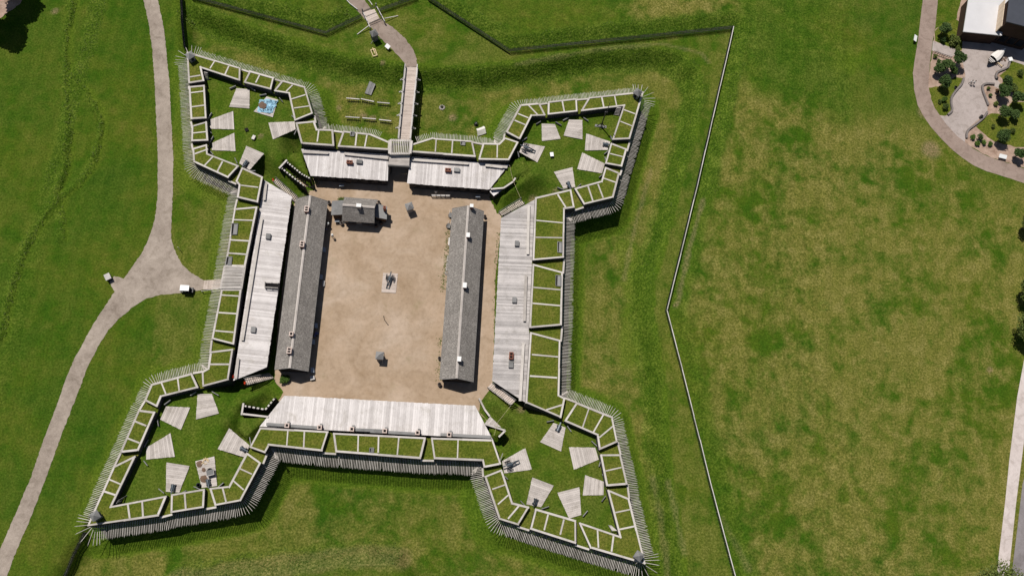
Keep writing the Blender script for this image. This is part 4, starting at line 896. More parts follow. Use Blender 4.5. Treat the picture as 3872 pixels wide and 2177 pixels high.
prism('annex_wall', inset_poly([Vector((p.x,p.y,0)) for p in q4], .25), -.1, 2.4, 'wood_brown', 'wood_brown', hq_); prism('annex_roof', q4, 2.42, 2.55, 'wood_grey', 'wood_grey', hq_)
p = W('S',905,440,zrh+1.0); chimney(hq_, (p.x,p.y,zrh-.4), 0.85, 0.6, 1.35, ang(R0,R1), 0, 'stone', 'whitewash', z0=-0.8)
p = W('S',1470,485,4.2); chimney(hq_, (p.x,p.y,2.4), 0.5, 0.55, 1.8, ang(R0,R1), 1, 'brick', 'brick', z0=-0.3)
wall_openings(hq_, Vector(A_[3]), Vector(A_[2]), 7, Vector((0.08,-1,0)).normalized(), (3,))

# ------------------------------------------------------------------ gun platforms
def platform(label, pts, z, n_=15, wings=True, m='wood_platform'):
    f0, f1, r1, r0 = pts; c = (f0+f1+r1+r0)/4
    th = empty('gun_platform', (c.x,c.y,z-0.1), label, 'gun platform', 'wooden gun platforms')
    for t in range(n_):
        u0, u1 = t/n_, (t+.955)/n_; q_ = [f0.lerp(r0,u0), f0.lerp(r0,u1), f1.lerp(r1,u1), f1.lerp(r1,u0)]
        p0 = (q_[0]+q_[1])/2; p1 = (q_[2]+q_[3])/2; x_, y_, z_ = frame(p0,p1); mid = (p0+p1)/2; jz = random.uniform(-.012,.012); e_ = random.uniform(-.05,.05)
        loc = [Vector(((p-mid).dot(x_)*(1+e_/3), (p-mid).dot(y_), jz)) for p in q_]
        if area2(loc) < 0: loc = loc[::-1]
        vv = [(p.x,p.y,p.z-.09) for p in loc]+[(p.x,p.y,p.z) for p in loc]
        me = bpy.data.meshes.new('plank'); me.from_pydata(vv, [], [(4,5,6,7),(3,2,1,0)]+[(i,(i+1)%4,4+(i+1)%4,4+i) for i in range(4)]); me.materials.append(MATS[m])
        Mx = Matrix((x_,y_,z_)).transposed().to_4x4(); Mx.translation = mid; place(bpy.data.objects.new('plank', me), th, Mx)
    if wings:
        ax = ((r0+r1)/2-(f0+f1)/2).normalized(); lat = (f1-f0).normalized()
        for p, s_ in ((f0,-1),(f1,1)):
            a_ = p+lat*s_*0.15-ax*0.35; b_ = a_+(ax*0.55+lat*s_*0.85)*1.35
            beam('wing_board', a_+Vector((0,0,.22)), b_+Vector((0,0,.22)), 0.14, 0.5, 'wood_grey', th)
    return th, (f0+f1)/2, (r0+r1)/2
ZP = BF+0.16
PLT = [
 ('A', [(710,565),(830,575),(828,750),(642,735)], 'empty gun platform left of the blue tarpaulin'),
 ('A', [(985,640),(1090,670),(1040,830),(868,778)], 'gun platform lying under the blue tarpaulin'),
 ('A', [(470,935),(470,850),(680,773),(690,940)], 'upper of two empty platforms facing the straight of the road'),
 ('A', [(485,1130),(485,1065),(690,972),(702,1138)], 'lower of two empty platforms facing the straight of the road'),
 ('A', [(735,1250),(830,1310),(962,1160),(800,1090)], 'platform with a small gun above the roadside casemate'),
 ('A', [(1240,868),(1250,940),(1042,1032),(1000,878)], 'empty platform below right of the blue tarpaulin'),
 ('C', [(598,525),(720,530),(772,665),(602,685)], 'left one of two empty platforms left of the flagstaff'),
 ('C', [(848,490),(970,492),(972,670),(798,635)], 'empty platform next to the flagstaff on its left'),
 ('C', [(1225,690),(1200,765),(992,770),(1005,615)], 'platform with a small gun below the flagstaff'),
 ('C', [(1175,890),(1150,978),(922,940),(968,788)], 'empty platform two below the flagstaff'),
 ('C', [(905,1105),(800,1120),(710,965),(880,922)], 'platform with a small gun at the lower side of the flagstaff bastion'),
 ('C', [(430,700),(395,785),(560,878),(630,735)], 'platform under the wheeled field gun in the flagstaff bastion'),
 ('H', [(765,440),(865,480),(828,682),(650,602)], 'platform with a pale small gun, topmost in the lower right bastion'),
 ('H', [(1115,648),(1145,750),(935,835),(893,645)], 'empty platform at the right side of the lower right bastion'),
 ('H', [(1188,935),(1185,1048),(1010,1050),(1030,880)], 'smallest empty platform in the lower right bastion'),
 ('H', [(895,1245),(998,1215),(983,980),(795,1028)], 'long empty platform at the bottom of the lower right bastion'),
 ('H', [(660,1150),(535,1125),(585,898),(768,968)], 'platform with a small dark gun at the bottom of the lower right bastion'),
 ('H', [(350,865),(330,762),(527,652),(583,832)], 'platform under the wheeled field gun in the lower right bastion'),
 ('G', [('Y',497,990),('Y',533,990),(1322,150),(1112,205)], 'empty platform topmost in the lower left bastion'),
 ('G', [(785,205),(840,85),(1060,95),(975,300)], 'empty platform upper left in the lower left bastion'),
 ('G', [(658,570),(660,460),(880,330),(920,543)], 'empty platform at the left side of the lower left bastion'),
 ('G', [(960,870),(838,862),(842,595),(1055,628)], 'platform with a small gun left of the brazier'),
 ('G', [(1305,810),(1165,828),(1105,585),(1280,540)], 'stained platform carrying a black brazier and heaps'),
 ('G', [(1600,440),(1560,550),(1308,475),(1415,283)], 'platform with a small gun beside the six chimney casemate'),
]
plats = []
for r, q4, lab in PLT: plats.append(platform(lab, WL(r, q4, ZP), ZP, 14))
pp = WL('R', [(318,262),(497,270),(473,508),(295,498)], 0.14)
pgp = platform('small rectangular platform on the parade under a field gun', pp, 0.14, 20, False, 'wood_bridge')

# ------------------------------------------------------------------ guns
def cyl_data(p0, p1, r0, r1, n=12, V=None, Fc=None):
    p0, p1 = Vector(p0), Vector(p1); x, y, z = frame(p0, p1, Vector((0,0,1)) if abs((p1-p0).normalized().z) < .95 else Vector((0,1,0)))
    b = len(V)
    for p, r_ in ((p0,r0),(p1,r1)):
        for t in range(n): V.append(p+y*r_*math.cos(2*math.pi*t/n)+z*r_*math.sin(2*math.pi*t/n))
    for t in range(n): Fc.append((b+t, b+(t+1)%n, b+n+(t+1)%n, b+n+t))
    Fc.append(tuple(b+t for t in range(n))[::-1]); Fc.append(tuple(b+n+t for t in range(n)))
def lathe(prof, axis_o, axis_d, n=12):
    V, Fc = [], []; d_ = Vector(axis_d).normalized(); x, y, z = frame(Vector((0,0,0)), d_, Vector((0,0,1)) if abs(d_.z) < .9 else Vector((0,1,0)))
    for s_, r_ in prof:
        for t in range(n): V.append(Vector(axis_o)+d_*s_+y*r_*math.cos(2*math.pi*t/n)+z*r_*math.sin(2*math.pi*t/n))
    for i in range(len(prof)-1):
        for t in range(n): Fc.append((i*n+t, i*n+(t+1)%n, (i+1)*n+(t+1)%n, (i+1)*n+t))
    Fc.append(tuple(range(n))[::-1]); Fc.append(tuple((len(prof)-1)*n+t for t in range(n)))
    return V, Fc
def local_mesh(name, V, Fc, m, parent, smooth=False):
    me = bpy.data.meshes.new(name); me.from_pydata([tuple(v) for v in V], [], Fc); me.materials.append(MATS[m])
    if smooth:
        for p_ in me.polygons: p_.use_smooth = True
    return link(bpy.data.objects.new(name, me), parent)
BARREL = [(-1.0,0.02),(-0.97,0.06),(-0.92,0.05),(-0.88,0.15),(-0.82,0.165),(-0.3,0.145),(-0.28,0.16),(-0.22,0.14),(0.5,0.11),(0.52,0.125),(0.86,0.10),(0.93,0.13),(0.96,0.12),(0.965,0.06),(0.93,0.05)]
def lbox(cx, cy, cz, sx, sy, sz):
    V = [Vector((cx+a*sx/2, cy+b*sy/2, cz+c*sz/2)) for a in (-1,1) for b in (-1,1) for c in (-1,1)]
    return V, [(0,1,3,2),(4,6,7,5),(0,4,5,1),(2,3,7,6),(0,2,6,4),(1,5,7,3)]
def wheel(parent, x, y, r, th=0.08, n=10):
    V, Fc = [], []; N_ = 24
    for t in range(N_):
        a = 2*math.pi*t/N_
        for rr, yy in ((r,-th/2),(r,th/2),(r*.87,th/2),(r*.87,-th/2)): V.append(Vector((x+rr*math.cos(a), y+yy, r+rr*math.sin(a))))
    for t in range(N_):
        for k in range(4): Fc.append((t*4+k, t*4+(k+1)%4, ((t+1)%N_)*4+(k+1)%4, ((t+1)%N_)*4+k))
    w = local_mesh('wheel', V, Fc, 'iron', parent)
    V, Fc = [], []
    for t in range(n):
        a = 2*math.pi*t/n; cyl_data((x,y,r), (x+r*.9*math.cos(a), y, r+r*.9*math.sin(a)), .035, .028, 6, V, Fc)
    local_mesh('spokes', V, Fc, 'blue_paint', w)
    V, Fc = [], []; cyl_data((x,y-.14,r), (x,y+.14,r), .1, .08, 10, V, Fc); local_mesh('hub', V, Fc, 'iron', w)
def field_gun(loc, rz, label, sc=1.0):
    t = empty('field_gun', loc, label, 'cannon', 'wheeled field guns'); t.rotation_euler = (0,0,rz); t.scale = (sc,sc,sc)
    V, Fc = lathe([(s*1.05, r_*1.0) for s, r_ in BARREL], (0.25,0,0.95), (1,0,0.03), 14); local_mesh('barrel', V, Fc, 'gun_grey', t, True)
    for s_ in (-1,1):
        V = [Vector(p) for p in [(0.45,s_*.2,.98),(-.2,s_*.2,.95),(-1.0,s_*.22,.7),(-2.2,s_*.26,.12),(-2.2,s_*.26,0.0),(-1.9,s_*.26,0.0),(0.1,s_*.2,.55),(0.45,s_*.2,.62)]]
        V2 = [v+Vector((0,s_*.09,0)) for v in V]; n_ = len(V); Fc = [tuple(range(n_)), tuple(range(2*n_-1,n_-1,-1))]+[(i,n_+i,n_+(i+1)%n_,(i+1)%n_) for i in range(n_)]
        local_mesh('cheek', V+V2, Fc, 'blue_paint', t); wheel(t, 0.1, s_*.72, 0.62)
    V, Fc = [], []; cyl_data((.1,-.8,.62), (.1,.8,.62), .06, .06, 8, V, Fc); local_mesh('axle', V, Fc, 'iron', t)
    V, Fc = lbox(-1.3,0,.42,.12,.44,.14); V2, F2 = lbox(-2.05,0,.1,.14,.5,.12); Fc += [tuple(i+8 for i in f) for f in F2]; local_mesh('transom', V+V2, Fc, 'blue_paint', t)
    return t
def garrison_gun(loc, rz, label, sc=1.0, barrelm='gun_grey'):
    t = empty('garrison_gun', loc, label, 'cannon', 'small garrison guns at the embrasures'); t.rotation_euler = (0,0,rz); t.scale = (sc,sc,sc)
    V, Fc = lathe([(s*1.0, r_*1.15) for s, r_ in BARREL], (0.15,0,0.72), (1,0,0.02), 14); local_mesh('barrel', V, Fc, barrelm, t, True)
    for s_ in (-1,1):
        V = [Vector(p) for p in [(.5,s_*.24,.72),(-.1,s_*.24,.72),(-.1,s_*.24,.6),(-.4,s_*.25,.6),(-.4,s_*.25,.48),(-.75,s_*.26,.48),(-.75,s_*.26,.25),(.5,s_*.24,.25)]]
        V2 = [v+Vector((0,s_*.1,0)) for v in V]; n_ = len(V); Fc = [tuple(range(n_)), tuple(range(2*n_-1,n_-1,-1))]+[(i,n_+i,n_+(i+1)%n_,(i+1)%n_) for i in range(n_)]
        local_mesh('cheek', V+V2, Fc, 'blue_paint', t)
        for x_ in (.35,-.6):
            V, Fc = [], []; cyl_data((x_,s_*.36,.19), (x_,s_*.48,.19), .19, .19, 12, V, Fc); local_mesh('truck_wheel', V, Fc, 'iron', t)
    V, Fc = lbox(-.1,0,.24,1.2,.46,.1); local_mesh('bed', V, Fc, 'blue_paint', t)
    for x_ in (.35,-.6):
        V, Fc = [], []; cyl_data((x_,-.5,.19), (x_,.5,.19), .07, .07, 8, V, Fc); local_mesh('axle', V, Fc, 'blue_paint', t)
    return t
def ori(i, t=0.2):
    _, f, r_ = plats[i]; return f.lerp(r_, t), math.atan2(f.y-r_.y, f.x-r_.x)
for i, lab in [(11,'wheeled field gun run out in the flagstaff bastion'), (17,'wheeled field gun run out in the lower right bastion')]:
    p, a_ = ori(i, 0.22); field_gun((p.x,p.y,ZP), a_, lab, 1.0)
pc = W('R',402,335,0.14); field_gun((pc.x,pc.y,0.15), math.radians(78), 'wheeled field gun standing alone on the parade platform', 1.0)
for i, lab, bm_ in [(4,'small gun above the top of the roadside casemate','gun_grey'), (8,'small gun at the platform just below the flagstaff','gun_grey'), (10,'small gun at the lower side of the flagstaff bastion','gun_grey'), (23,'small gun beside the left end of the six chimney casemate','gun_grey'),
              (12,'pale small gun topmost in the lower right bastion','panel_grey'), (16,'small dark gun at the bottom of the lower right bastion','iron'), (21,'small gun left of the brazier platform','gun_grey'), (22,'small gun on the brazier platform','gun_grey')]:
    p, a_ = ori(i, 0.13); garrison_gun((p.x,p.y,ZP), a_, lab, 0.92, bm_)

# ------------------------------------------------------------------ picket fences
def fence(label, pts, h=2.1, sp=0.28, w=0.14, m='wood_picket', railm='wood_picket', rails=((0.55,.1),(1.15,.1)), rside=1, lean=0.0, cap=False):
    c = pts[len(pts)//2]; th = empty('picket_fence', (c.x,c.y,0), label, 'fence', 'picket palisades round the ditch')
    for i in range(len(pts)-1):
        a_, b_ = Vector((pts[i].x,pts[i].y,0)), Vector((pts[i+1].x,pts[i+1].y,0)); L = (b_-a_).length; d_ = (b_-a_)/L; n_ = Vector((-d_.y,d_.x,0))*rside
        k_ = int(L/sp)
        for t in range(k_):
            p = a_+d_*L*(t+.5)/k_; z = gz(p.x,p.y)
            p0 = Vector((p.x,p.y,z-.25)); beam('picket', p0, Vector((p.x,p.y,z+h+random.uniform(-.08,.06)))+n_*lean+d_*random.uniform(-.04,.04), w+random.uniform(-.02,.02), w, m, th, 'stake', up=d_)
        segs = max(1, int(L/4))
        for hh, rw in rails:
            for t in range(segs):
                u0, u1 = a_.lerp(b_,t/segs), a_.lerp(b_,(t+1)/segs); u0.z = gz(u0.x,u0.y)+hh; u1.z = gz(u1.x,u1.y)+hh
                w0 = d_*0; w0 = n_*random.uniform(-.04,.04); u0.z += random.uniform(-.04,.04)
                beam('rail', u0+w0+n_*(.12+lean*hh/h), u1+n_*(.12+lean*hh/h), .09 if not cap else .15, rw, railm, th)
    return th
fence('dark picket palisade from the frame top down to the small gate, upper left', FN1)
fence('short dark picket palisade just right of the small gate', FN2)
fence('dark picket palisade meeting the white rail fence at its upper corner', FN3)
def rail_fence():
    half = len(FE)//2+1
    for lab, pts in (('white railed picket fence, upper run down to the bend', FE[:3]), ('white railed picket fence, lower run below the bend', FE[2:])):
        fence(lab, pts, 1.6 if 'upper' in lab else 1.3, 0.22 if 'upper' in lab else 0.30, 0.12, 'wood_picket', 'wood_rail', ((1.5 if 'upper' in lab else 1.22,.14),), 1, 0.0, True)
rail_fence()
fence('black picket palisade beside the upper left bastion tip', FNW, 2.0, 0.17, 0.16)
fence('black picket palisade beside the lower left bastion tip', FSW, 1.8, 0.2, 0.15)

# outer gate on the path
og = empty('path_gate', W('i',560,300,0), 'small timber gate with spiked bars across the curving path', 'gate')
for pts in ([(340,200),(480,500)], [(590,100),(745,390)]):
    a_, b_ = WL('i', pts, 1.1); a_.z = b_.z = 1.1
    beam('side_rail', a_, b_, 0.14, 0.12, 'wood_rail', og); beam('side_rail', a_-Vector((0,0,.5)), b_-Vector((0,0,.5)), 0.12, 0.12, 'wood_grey', og)
    for u in (0,.33,.66,1): p = a_.lerp(b_,u); beam('post', Vector((p.x,p.y,-.1)), p+Vector((0,0,.7 if u == 0 else .1)), 0.22, 0.22, 'wood_grey', og)
for pts, zz in (([(350,215),(585,120)], 1.4), ([(462,435),(680,345)], 0.5)):
    a_, b_ = WL('i', pts, zz); beam('spiked_bar', a_, b_, 0.1, 0.1, 'wood_picket', og)
    for t in range(13): p = a_.lerp(b_,(t+.5)/13); beam('spike', p-Vector((0,.1,.25)), p+Vector((0,.15,.3)), .07, .07, 'wood_picket', og, 'stake', up=Vector((1,0,0)))
for a_, b_, zz in (((465,465),(245,630),.9), ((745,340),(990,292),.9)):
    beam('sweep_pole', W('i',*a_,zz), W('i',*b_,.1), .12, .12, 'wood_rail', og)
v = WL('i', [(355,232),(560,170),(650,340),(460,430)], 0.05)
for t in range(10):
    u0, u1 = t/10, (t+.94)/10; vv, f, n_ = prism_data([v[0].lerp(v[3],u0), v[0].lerp(v[3],u1), v[1].lerp(v[2],u1), v[1].lerp(v[2],u0)], .02, .07); meshobj('plank', vv, f, 'wood_bridge', og)
for lab, pts in (('white board edging along the upper left of the path', [(30,-20),(110,70),(160,110),(250,180)]), ('white board edging along the upper right of the path', [(400,-40),(480,40),(520,100)])):
    q_ = WL('i', pts, .25); e_ = empty('edging_board', (q_[0].x,q_[0].y,0), lab, 'edging', 'white edging boards')
    for i in range(len(q_)-1): beam('board', q_[i], q_[i+1], .14, .4, 'wood_rail', e_)

# ------------------------------------------------------------------ sentry boxes
def sentry(loc, rz, label, s=1.25, h=2.1, roofm='wood_grey'):
    t = empty('sentry_box', loc, label, 'sentry box', 'sentry boxes'); t.rotation_euler = (0,0,rz)
    V = []; w = s/2
    for sx, sy, cx, cy in ((s,.06,0,-w),(s,.06,0,w),(.06,s,-w,0)): pass
    V, Fc = [], []
    for (cx,cy,sx,sy) in ((0,-w,s,.07),(0,w,s,.07),(-w,0,.07,s-.1)):
        a_, f_ = lbox(cx,cy,h/2,sx,sy,h); Fc += [tuple(i+len(V) for i in f) for f in f_]; V += a_
    local_mesh('walls', V, Fc, 'wood_grey', t)
    V, Fc = [], []
    for cy in (-w*.75, w*.75): a_, f_ = lbox(w,cy,h/2,.07,.3,h); Fc += [tuple(i+len(V) for i in f) for f in f_]; V += a_
    local_mesh('door_jamb', V, Fc, 'wood_grey', t)
    V, Fc = lbox(0,0,.05,s,s,.1); local_mesh('floor', V, Fc, 'wood_grey', t)
    o = w+.2; R_ = [Vector(p) for p in [(-o,-o,h),(o,-o,h),(o,o,h),(-o,o,h),(0,0,h+.75),(-o,-o,h-.08),(o,-o,h-.08),(o,o,h-.08),(-o,o,h-.08)]]
    local_mesh('roof', R_, [(0,1,4),(1,2,4),(2,3,4),(3,0,4),(5,6,1,0),(6,7,2,1),(7,8,3,2),(8,5,0,3),(8,7,6,5)], roofm, t)
    for sx in (-1,1):
        V, Fc = [], []; cyl_data((-w,sx*w,.9), (-w-.7*0,sx*(w+.7),0), .05,.05,6,V,Fc); local_mesh('strut', V, Fc, 'wood_coping', t)
    return t
TZ = PT-0.08
for r, x_, y_, z, rz, lab in [('A',305,290,TZ,-.9,'sentry box on the upper left bastion tip'),('C',1462,262,TZ,-2.3,'sentry box on the upper right bastion tip'),('G',222,1075,TZ,.6,'sentry box on the lower left bastion tip'),('U',1425,575,TZ,2.5,'sentry box on the lower right bastion tip')]:
    p = W(r,x_,y_+14,z); sentry((p.x,p.y,z), rz, lab, 1.15, 1.7)
for r, x_, y_, rz, lab in [('R',285,1300,math.radians(175),'grey sentry box standing on the lower parade'),('S',2025,560,math.radians(20),'grey sentry box standing near the gate end of the parade'),('i',565,720,math.radians(120),'sentry box with pyramid roof beside the curving path')]:
    p = W(r,x_,y_,0); sentry((p.x,p.y,0.02), rz, lab, 1.15, 2.4)

# ------------------------------------------------------------------ flagstaff and pole
fp = W('C',1140,552,BF); fs = empty('flagstaff', (fp.x,fp.y,BF), 'tall black flagstaff with a braced square base', 'flagstaff')
top = Vector((fp.x,fp.y,BF+10.6))
beam('lower_mast', Vector((fp.x,fp.y,BF-.1)), Vector((fp.x,fp.y,BF+6.6)), .26, .26, 'black_paint', fs, 'post'); beam('top_mast', Vector((fp.x+.18,fp.y,BF+5.9)), top+Vector((.18,0,0)), .15, .15, 'black_paint', fs, 'post')
beam('cap_iron', Vector((fp.x-.2,fp.y,BF+6.4)), Vector((fp.x+.4,fp.y,BF+6.4)), .3, .16, 'black_paint', fs); beam('cap_iron', Vector((fp.x-.15,fp.y,BF+5.9)), Vector((fp.x+.35,fp.y,BF+5.9)), .28, .14, 'black_paint', fs)
bp = WL('C', [(1088,532),(1190,545),(1188,568),(1082,552)], BF+.05); prism('base_board', bp, BF-.05, BF+.12, 'wood_grey', 'wood_grey', fs)
for x_, y_ in ((1100,545),(1182,560),(1125,580),(1155,508)): beam('brace', W('C',x_,y_,BF), Vector((fp.x,fp.y,BF+1.5)), .11, .11, 'black_paint', fs)
pq = W('R',335,835,0); po_ = empty('pole', (pq.x,pq.y,0), 'thin dark post standing in the middle of the parade', 'post'); beam('shaft', pq, pq+Vector((0,0,2.6)), .13, .13, 'wood_dark', po_, 'post'); beam('finial', pq+Vector((0,0,2.6)), pq+Vector((0,0,2.75)), .2, .2, 'wood_dark', po_, 'post')

# ------------------------------------------------------------------ stairs and sunken passages
def stairs(label, a0, a1, b0, b1, z0, z1, n_, rails=True, m='wood_bridge', name='staircase'):
    """a = foot edge (two points), b = head edge"""
    c = (a0+a1+b0+b1)/4; th = empty(name, (c.x,c.y,0), label, 'stairs', 'plank stairs')
    for t in range(n_):
        u0, u1 = t/n_, (t+.80)/n_; z = z0+(z1-z0)*(t+1)/n_
        vv, f, k_ = prism_data([a0.lerp(b0,u0), a0.lerp(b0,u1), a1.lerp(b1,u1), a1.lerp(b1,u0)], z-.07, z); meshobj('tread', vv, f, m, th)
    for a_, b_ in ((a0,b0),(a1,b1)):
        p, q_ = Vector((a_.x,a_.y,z0-.05)), Vector((b_.x,b_.y,z1-.2)); beam('stringer', p, q_, .09, .3, 'wood_grey', th)
        if rails:
            beam('handrail', p+Vector((0,0,1.0)), q_+Vector((0,0,1.1)), .07, .07, 'wood_grey', th)
            for u in (.02,.35,.68,.98): r_ = p.lerp(q_,u); beam('rail_post', r_, r_+Vector((0,0,1.03)), .08, .08, 'wood_grey', th)
    return th
stairs('plank stairs between the roadside casemate and the barracks end', W('k',1205,1200,0.1), W('k',1290,1080,0.1), W('k',640,680,BF), W('k',715,580,BF), 0.05, BF, 17)
stairs('plank stairs beside the upper end of the grey casemate', W('m',430,1560,.3), W('m',330,1480,.3), W('m',1040,1240,BF), W('m',950,1110,BF), 0.2, BF, 15)
stairs('plank stairs beside the lower end of the grey casemate', W('Q',1068,520,0), W('Q',1110,478,0), W('Q',1285,682,BF), W('Q',1328,640,BF), 0.05, BF, 15)
stairs('plank stairs below the roadside casemate near orange netting', W('F',690,432,0), W('F',655,395,0), W('F',440,495,BF), W('F',420,440,BF), 0.05, BF, 14)
stairs('short steps up the upper left parapet', W('n',1100,1300,BF), W('n',1190,1300,BF), W('n',1030,1035,PT-.2), W('n',1140,1060,PT-.2), BF, PT-.2, 6, False, 'wood_coping')
stairs('short steps up the upper right parapet near the flagstaff', W('C',1258,448,BF), W('C',1302,455,BF), W('C',1285,378,PT-.2), W('C',1325,380,PT-.2), BF, PT-.2, 6, False, 'wood_coping')
stairs('short steps up the lower left parapet', W('G',435,950,BF), W('G',480,900,BF), W('G',385,965,PT-.2), W('G',400,945,PT-.2), BF, PT-.2, 5, False, 'wood_coping')
stairs('short steps up the lower right parapet', W('U',1175,318,BF), W('U',1195,318,BF), W('U',1205,365,PT-.2), W('U',1250,365,PT-.2), BF, PT-.2, 5, False, 'wood_coping')
def post_wall(label, pts, zb, zt, capm='wood_coping', gap=0.0, name='retaining_wall'):
    c = pts[0]; th = empty(name, (c.x,c.y,0), label, 'wall', 'timber walls of the sunken passages')
    for i in range(len(pts)-1):
        a_, b_ = pts[i], pts[i+1]; L = (b_-a_).length; d_ = (b_-a_).normalized(); n_ = Vector((-d_.y,d_.x,0))*.12
        beam('log_face', Vector((a_.x,a_.y,(zb+zt)/2-.1)), Vector((b_.x,b_.y,(zb+zt)/2-.1)), .2, zt-zb-.2, 'wood_dark', th)
        if gap:
            k_ = max(2, int(L/gap))
            for t in range(k_):
                u0, u1 = a_.lerp(b_,t/k_), a_.lerp(b_,(t+.55)/k_); beam('log_end', Vector((u0.x,u0.y,zt)), Vector((u1.x,u1.y,zt)), .3, .25, 'wood_coping', th)
        else: beam('cap_beam', Vector((a_.x,a_.y,zt)), Vector((b_.x,b_.y,zt)), .34, .22, capm, th)
ZT = BF+.1
post_wall('log end wall of the upper left passage, side away from the casemate', WL('k', [(850,310),(1200,590),(1480,800)], ZT), -.2, ZT, gap=.62)
post_wall('log end wall of the upper left passage, side nearest the casemate', WL('k', [(1000,160),(1380,470)], ZT)+WL('k',[(1640,660)],2.3), -.2, ZT, gap=.62)
post_wall('pale beam closing the head of the upper left passage', WL('k', [(795,325),(1000,105)], ZT+.35), -.2, ZT+.35)
post_wall('log end wall of the lower left passage bending toward the parade', WL('F', [(418,685),(612,718)], ZT)+WL('F', [(720,625)], 1.6), -.2, ZT, gap=.75)
post_wall('pale beam along the lower side of the lower left passage', WL('F', [(405,758),(640,785)], ZT+.2), -.2, ZT+.2)
post_wall('pale beam closing the head of the lower left passage', WL('F', [(412,660),(395,768)], ZT+.3), -.2, ZT+.3)
post_wall('angled pale retaining wall at the right end of the gate casemate', WL('m', [(115,835),(465,805),(720,635),(790,530)], ZT+.1), .3, ZT+.1)
prism('porch_roof', WL('m', [(85,900),(120,860),(440,845),(195,1025)], 2.9), 2.75, 2.9, 'wood_roof', 'wood_dark', cNE)
prism('porch_room', WL('m', [(125,905),(420,865),(205,1000)], 2.7), -.2, 2.74, 'wood_dark', 'wood_dark', cNE)
post_wall('pale edge wall of the lower right passage', WL('Q', [(993,615),(1045,720),(1090,780)], 1.6), .0, 1.6)
post_wall('angled pale wall right of the six chimney casemate', WL('Q', [(1050,850),(1232,910),(1172,968)], BF+.5), 1.6, BF+.5)
pr = empty('porch', W('Q',1110,830,BF), 'small triangular plank roof right of the six chimney casemate', 'porch'); v = WL('Q', [(1042,848),(1095,780),(1195,880)], BF+.35)
for t in range(7):
    u0, u1 = t/7, (t+.95)/7; vv, f, n_ = prism_data([v[0].lerp(v[2],u0), v[0].lerp(v[2],u1), v[1].lerp(v[2],u1), v[1].lerp(v[2],u0)], BF+.25, BF+.35); meshobj('plank', vv, f, 'wood_platform', pr)

# ------------------------------------------------------------------ small things
def lathe_thing(name, label, cat, loc, prof, m, top=None, group=None):
    t = empty(name, loc, label, cat, group); V, Fc = lathe(prof, (0,0,0), (0,0,1), 14); local_mesh('body', V, Fc, m, t, True)
    if top:
        z, r_, mm = top; V, Fc = lathe([(z,r_),(z+.02,r_)], (0,0,0), (0,0,1), 14); local_mesh('top', V, Fc, mm, t)
    if name == 'barrel':
        for z in (.18,.42,.68): V, Fc = lathe([(z,.335),(z+.05,.335)], (0,0,0), (0,0,1), 14); local_mesh('hoop', V, Fc, 'iron', t)
    return t
BAR = [(0,.26),(.2,.31),(.43,.335),(.66,.31),(.86,.26)]
for r, x_, y_, s_, lab in [('S',1350,395,1,'barrel at the upper right corner of the headquarters house'),('S',540,860,1.1,'barrel at the lower left corner of the headquarters house'),('S',1290,910,1.05,'barrel below the right annex of the headquarters house'),('S',1395,850,1.05,'barrel against the right annex wall of the headquarters house'),
                       ('D',1195,170,1.15,'barrel at the gate end of the left barracks'),('Q',632,495,1.15,'barrel at the lower left corner of the right barracks'),('l',738,265,1.0,'barrel at the upper right corner of the right barracks'),('Q',632,255,1.0,'pale barrel beside the lower right barracks wall')]:
    p = W(r,x_,y_,0); t = lathe_thing('barrel', lab, 'barrel', (p.x,p.y,.03), BAR, 'wood_brown', (.85,.235,'soot_and_shade'), 'water barrels by the buildings'); t.scale = (s_,s_,s_)
def bench(label, r, a_, b_, z=0.03):
    p, q_ = W(r,*a_,z+.45), W(r,*b_,z+.45); t = empty('bench', ((p.x+q_.x)/2,(p.y+q_.y)/2,z), label, 'bench', 'benches by the barracks')
    beam('seat', p, q_, .38, .07, 'wood_rail', t); d_ = (q_-p).normalized()
    for u in (.12,.88):
        c_ = p.lerp(q_,u); beam('leg', Vector((c_.x,c_.y,z)), c_-Vector((0,0,.03)), .3, .07, 'wood_grey', t)
bench('pale bench at the edge of shade by the left barracks', 'g', (515,1080), (507,1165)); bench('pale bench beside the upper left wall of the right barracks', 'l', (170,590), (160,710))
for r, x_, y_, rz, lab in [('g',520,595,.1,'upper information panel in the shade of the left barracks'),('g',475,1020,.1,'middle information panel in the shade of the left barracks'),('h',395,540,.1,'information panel just above the two seated blue figures'),('h',352,795,.1,'information panel just below the two seated blue figures'),('h',338,1235,.1,'information panel at the lower end of the left barracks'),('B',222,1208,1.6,'information panel under the left gate casemate'),('B',1465,1308,1.6,'information panel under the right gate casemate'),('S',432,780,1.6,'information panel below the left annex of the headquarters house')]:
    p = W(r,x_,y_,.8); t = empty('information_panel', (p.x,p.y,.03), lab, 'panel', 'information panels'); t.rotation_euler = (0,0,rz)
    for s_ in (-1,1): V, Fc = lbox(0,s_*.35,.4,.06,.06,.8); local_mesh('leg', V, Fc, 'iron', t)
    V = [Vector(q) for q in [(-.3,-.5,.95),(.3,-.5,.72),(.3,.5,.72),(-.3,.5,.95)]]; V += [v-Vector((0,0,.05)) for v in V]; local_mesh('board', V, [(0,1,2,3),(7,6,5,4)]+[(i,4+i,4+(i+1)%4,(i+1)%4) for i in range(4)], 'panel_grey', t)
def crate(name, label, r, x_, y_, z, sx, sy, sz, rz, m, lid, cat, group=None):
    p = W(r,x_,y_,z+sz/2); t = empty(name, (p.x,p.y,z), label, cat, group); t.rotation_euler = (0,0,rz)
    V, Fc = lbox(0,0,sz/2,sx,sy,sz); local_mesh('case', V, Fc, m, t); V, Fc = lbox(0,0,sz+.04,sx+.12,sy+.12,.08); local_mesh('lid', V, Fc, lid, t); return t
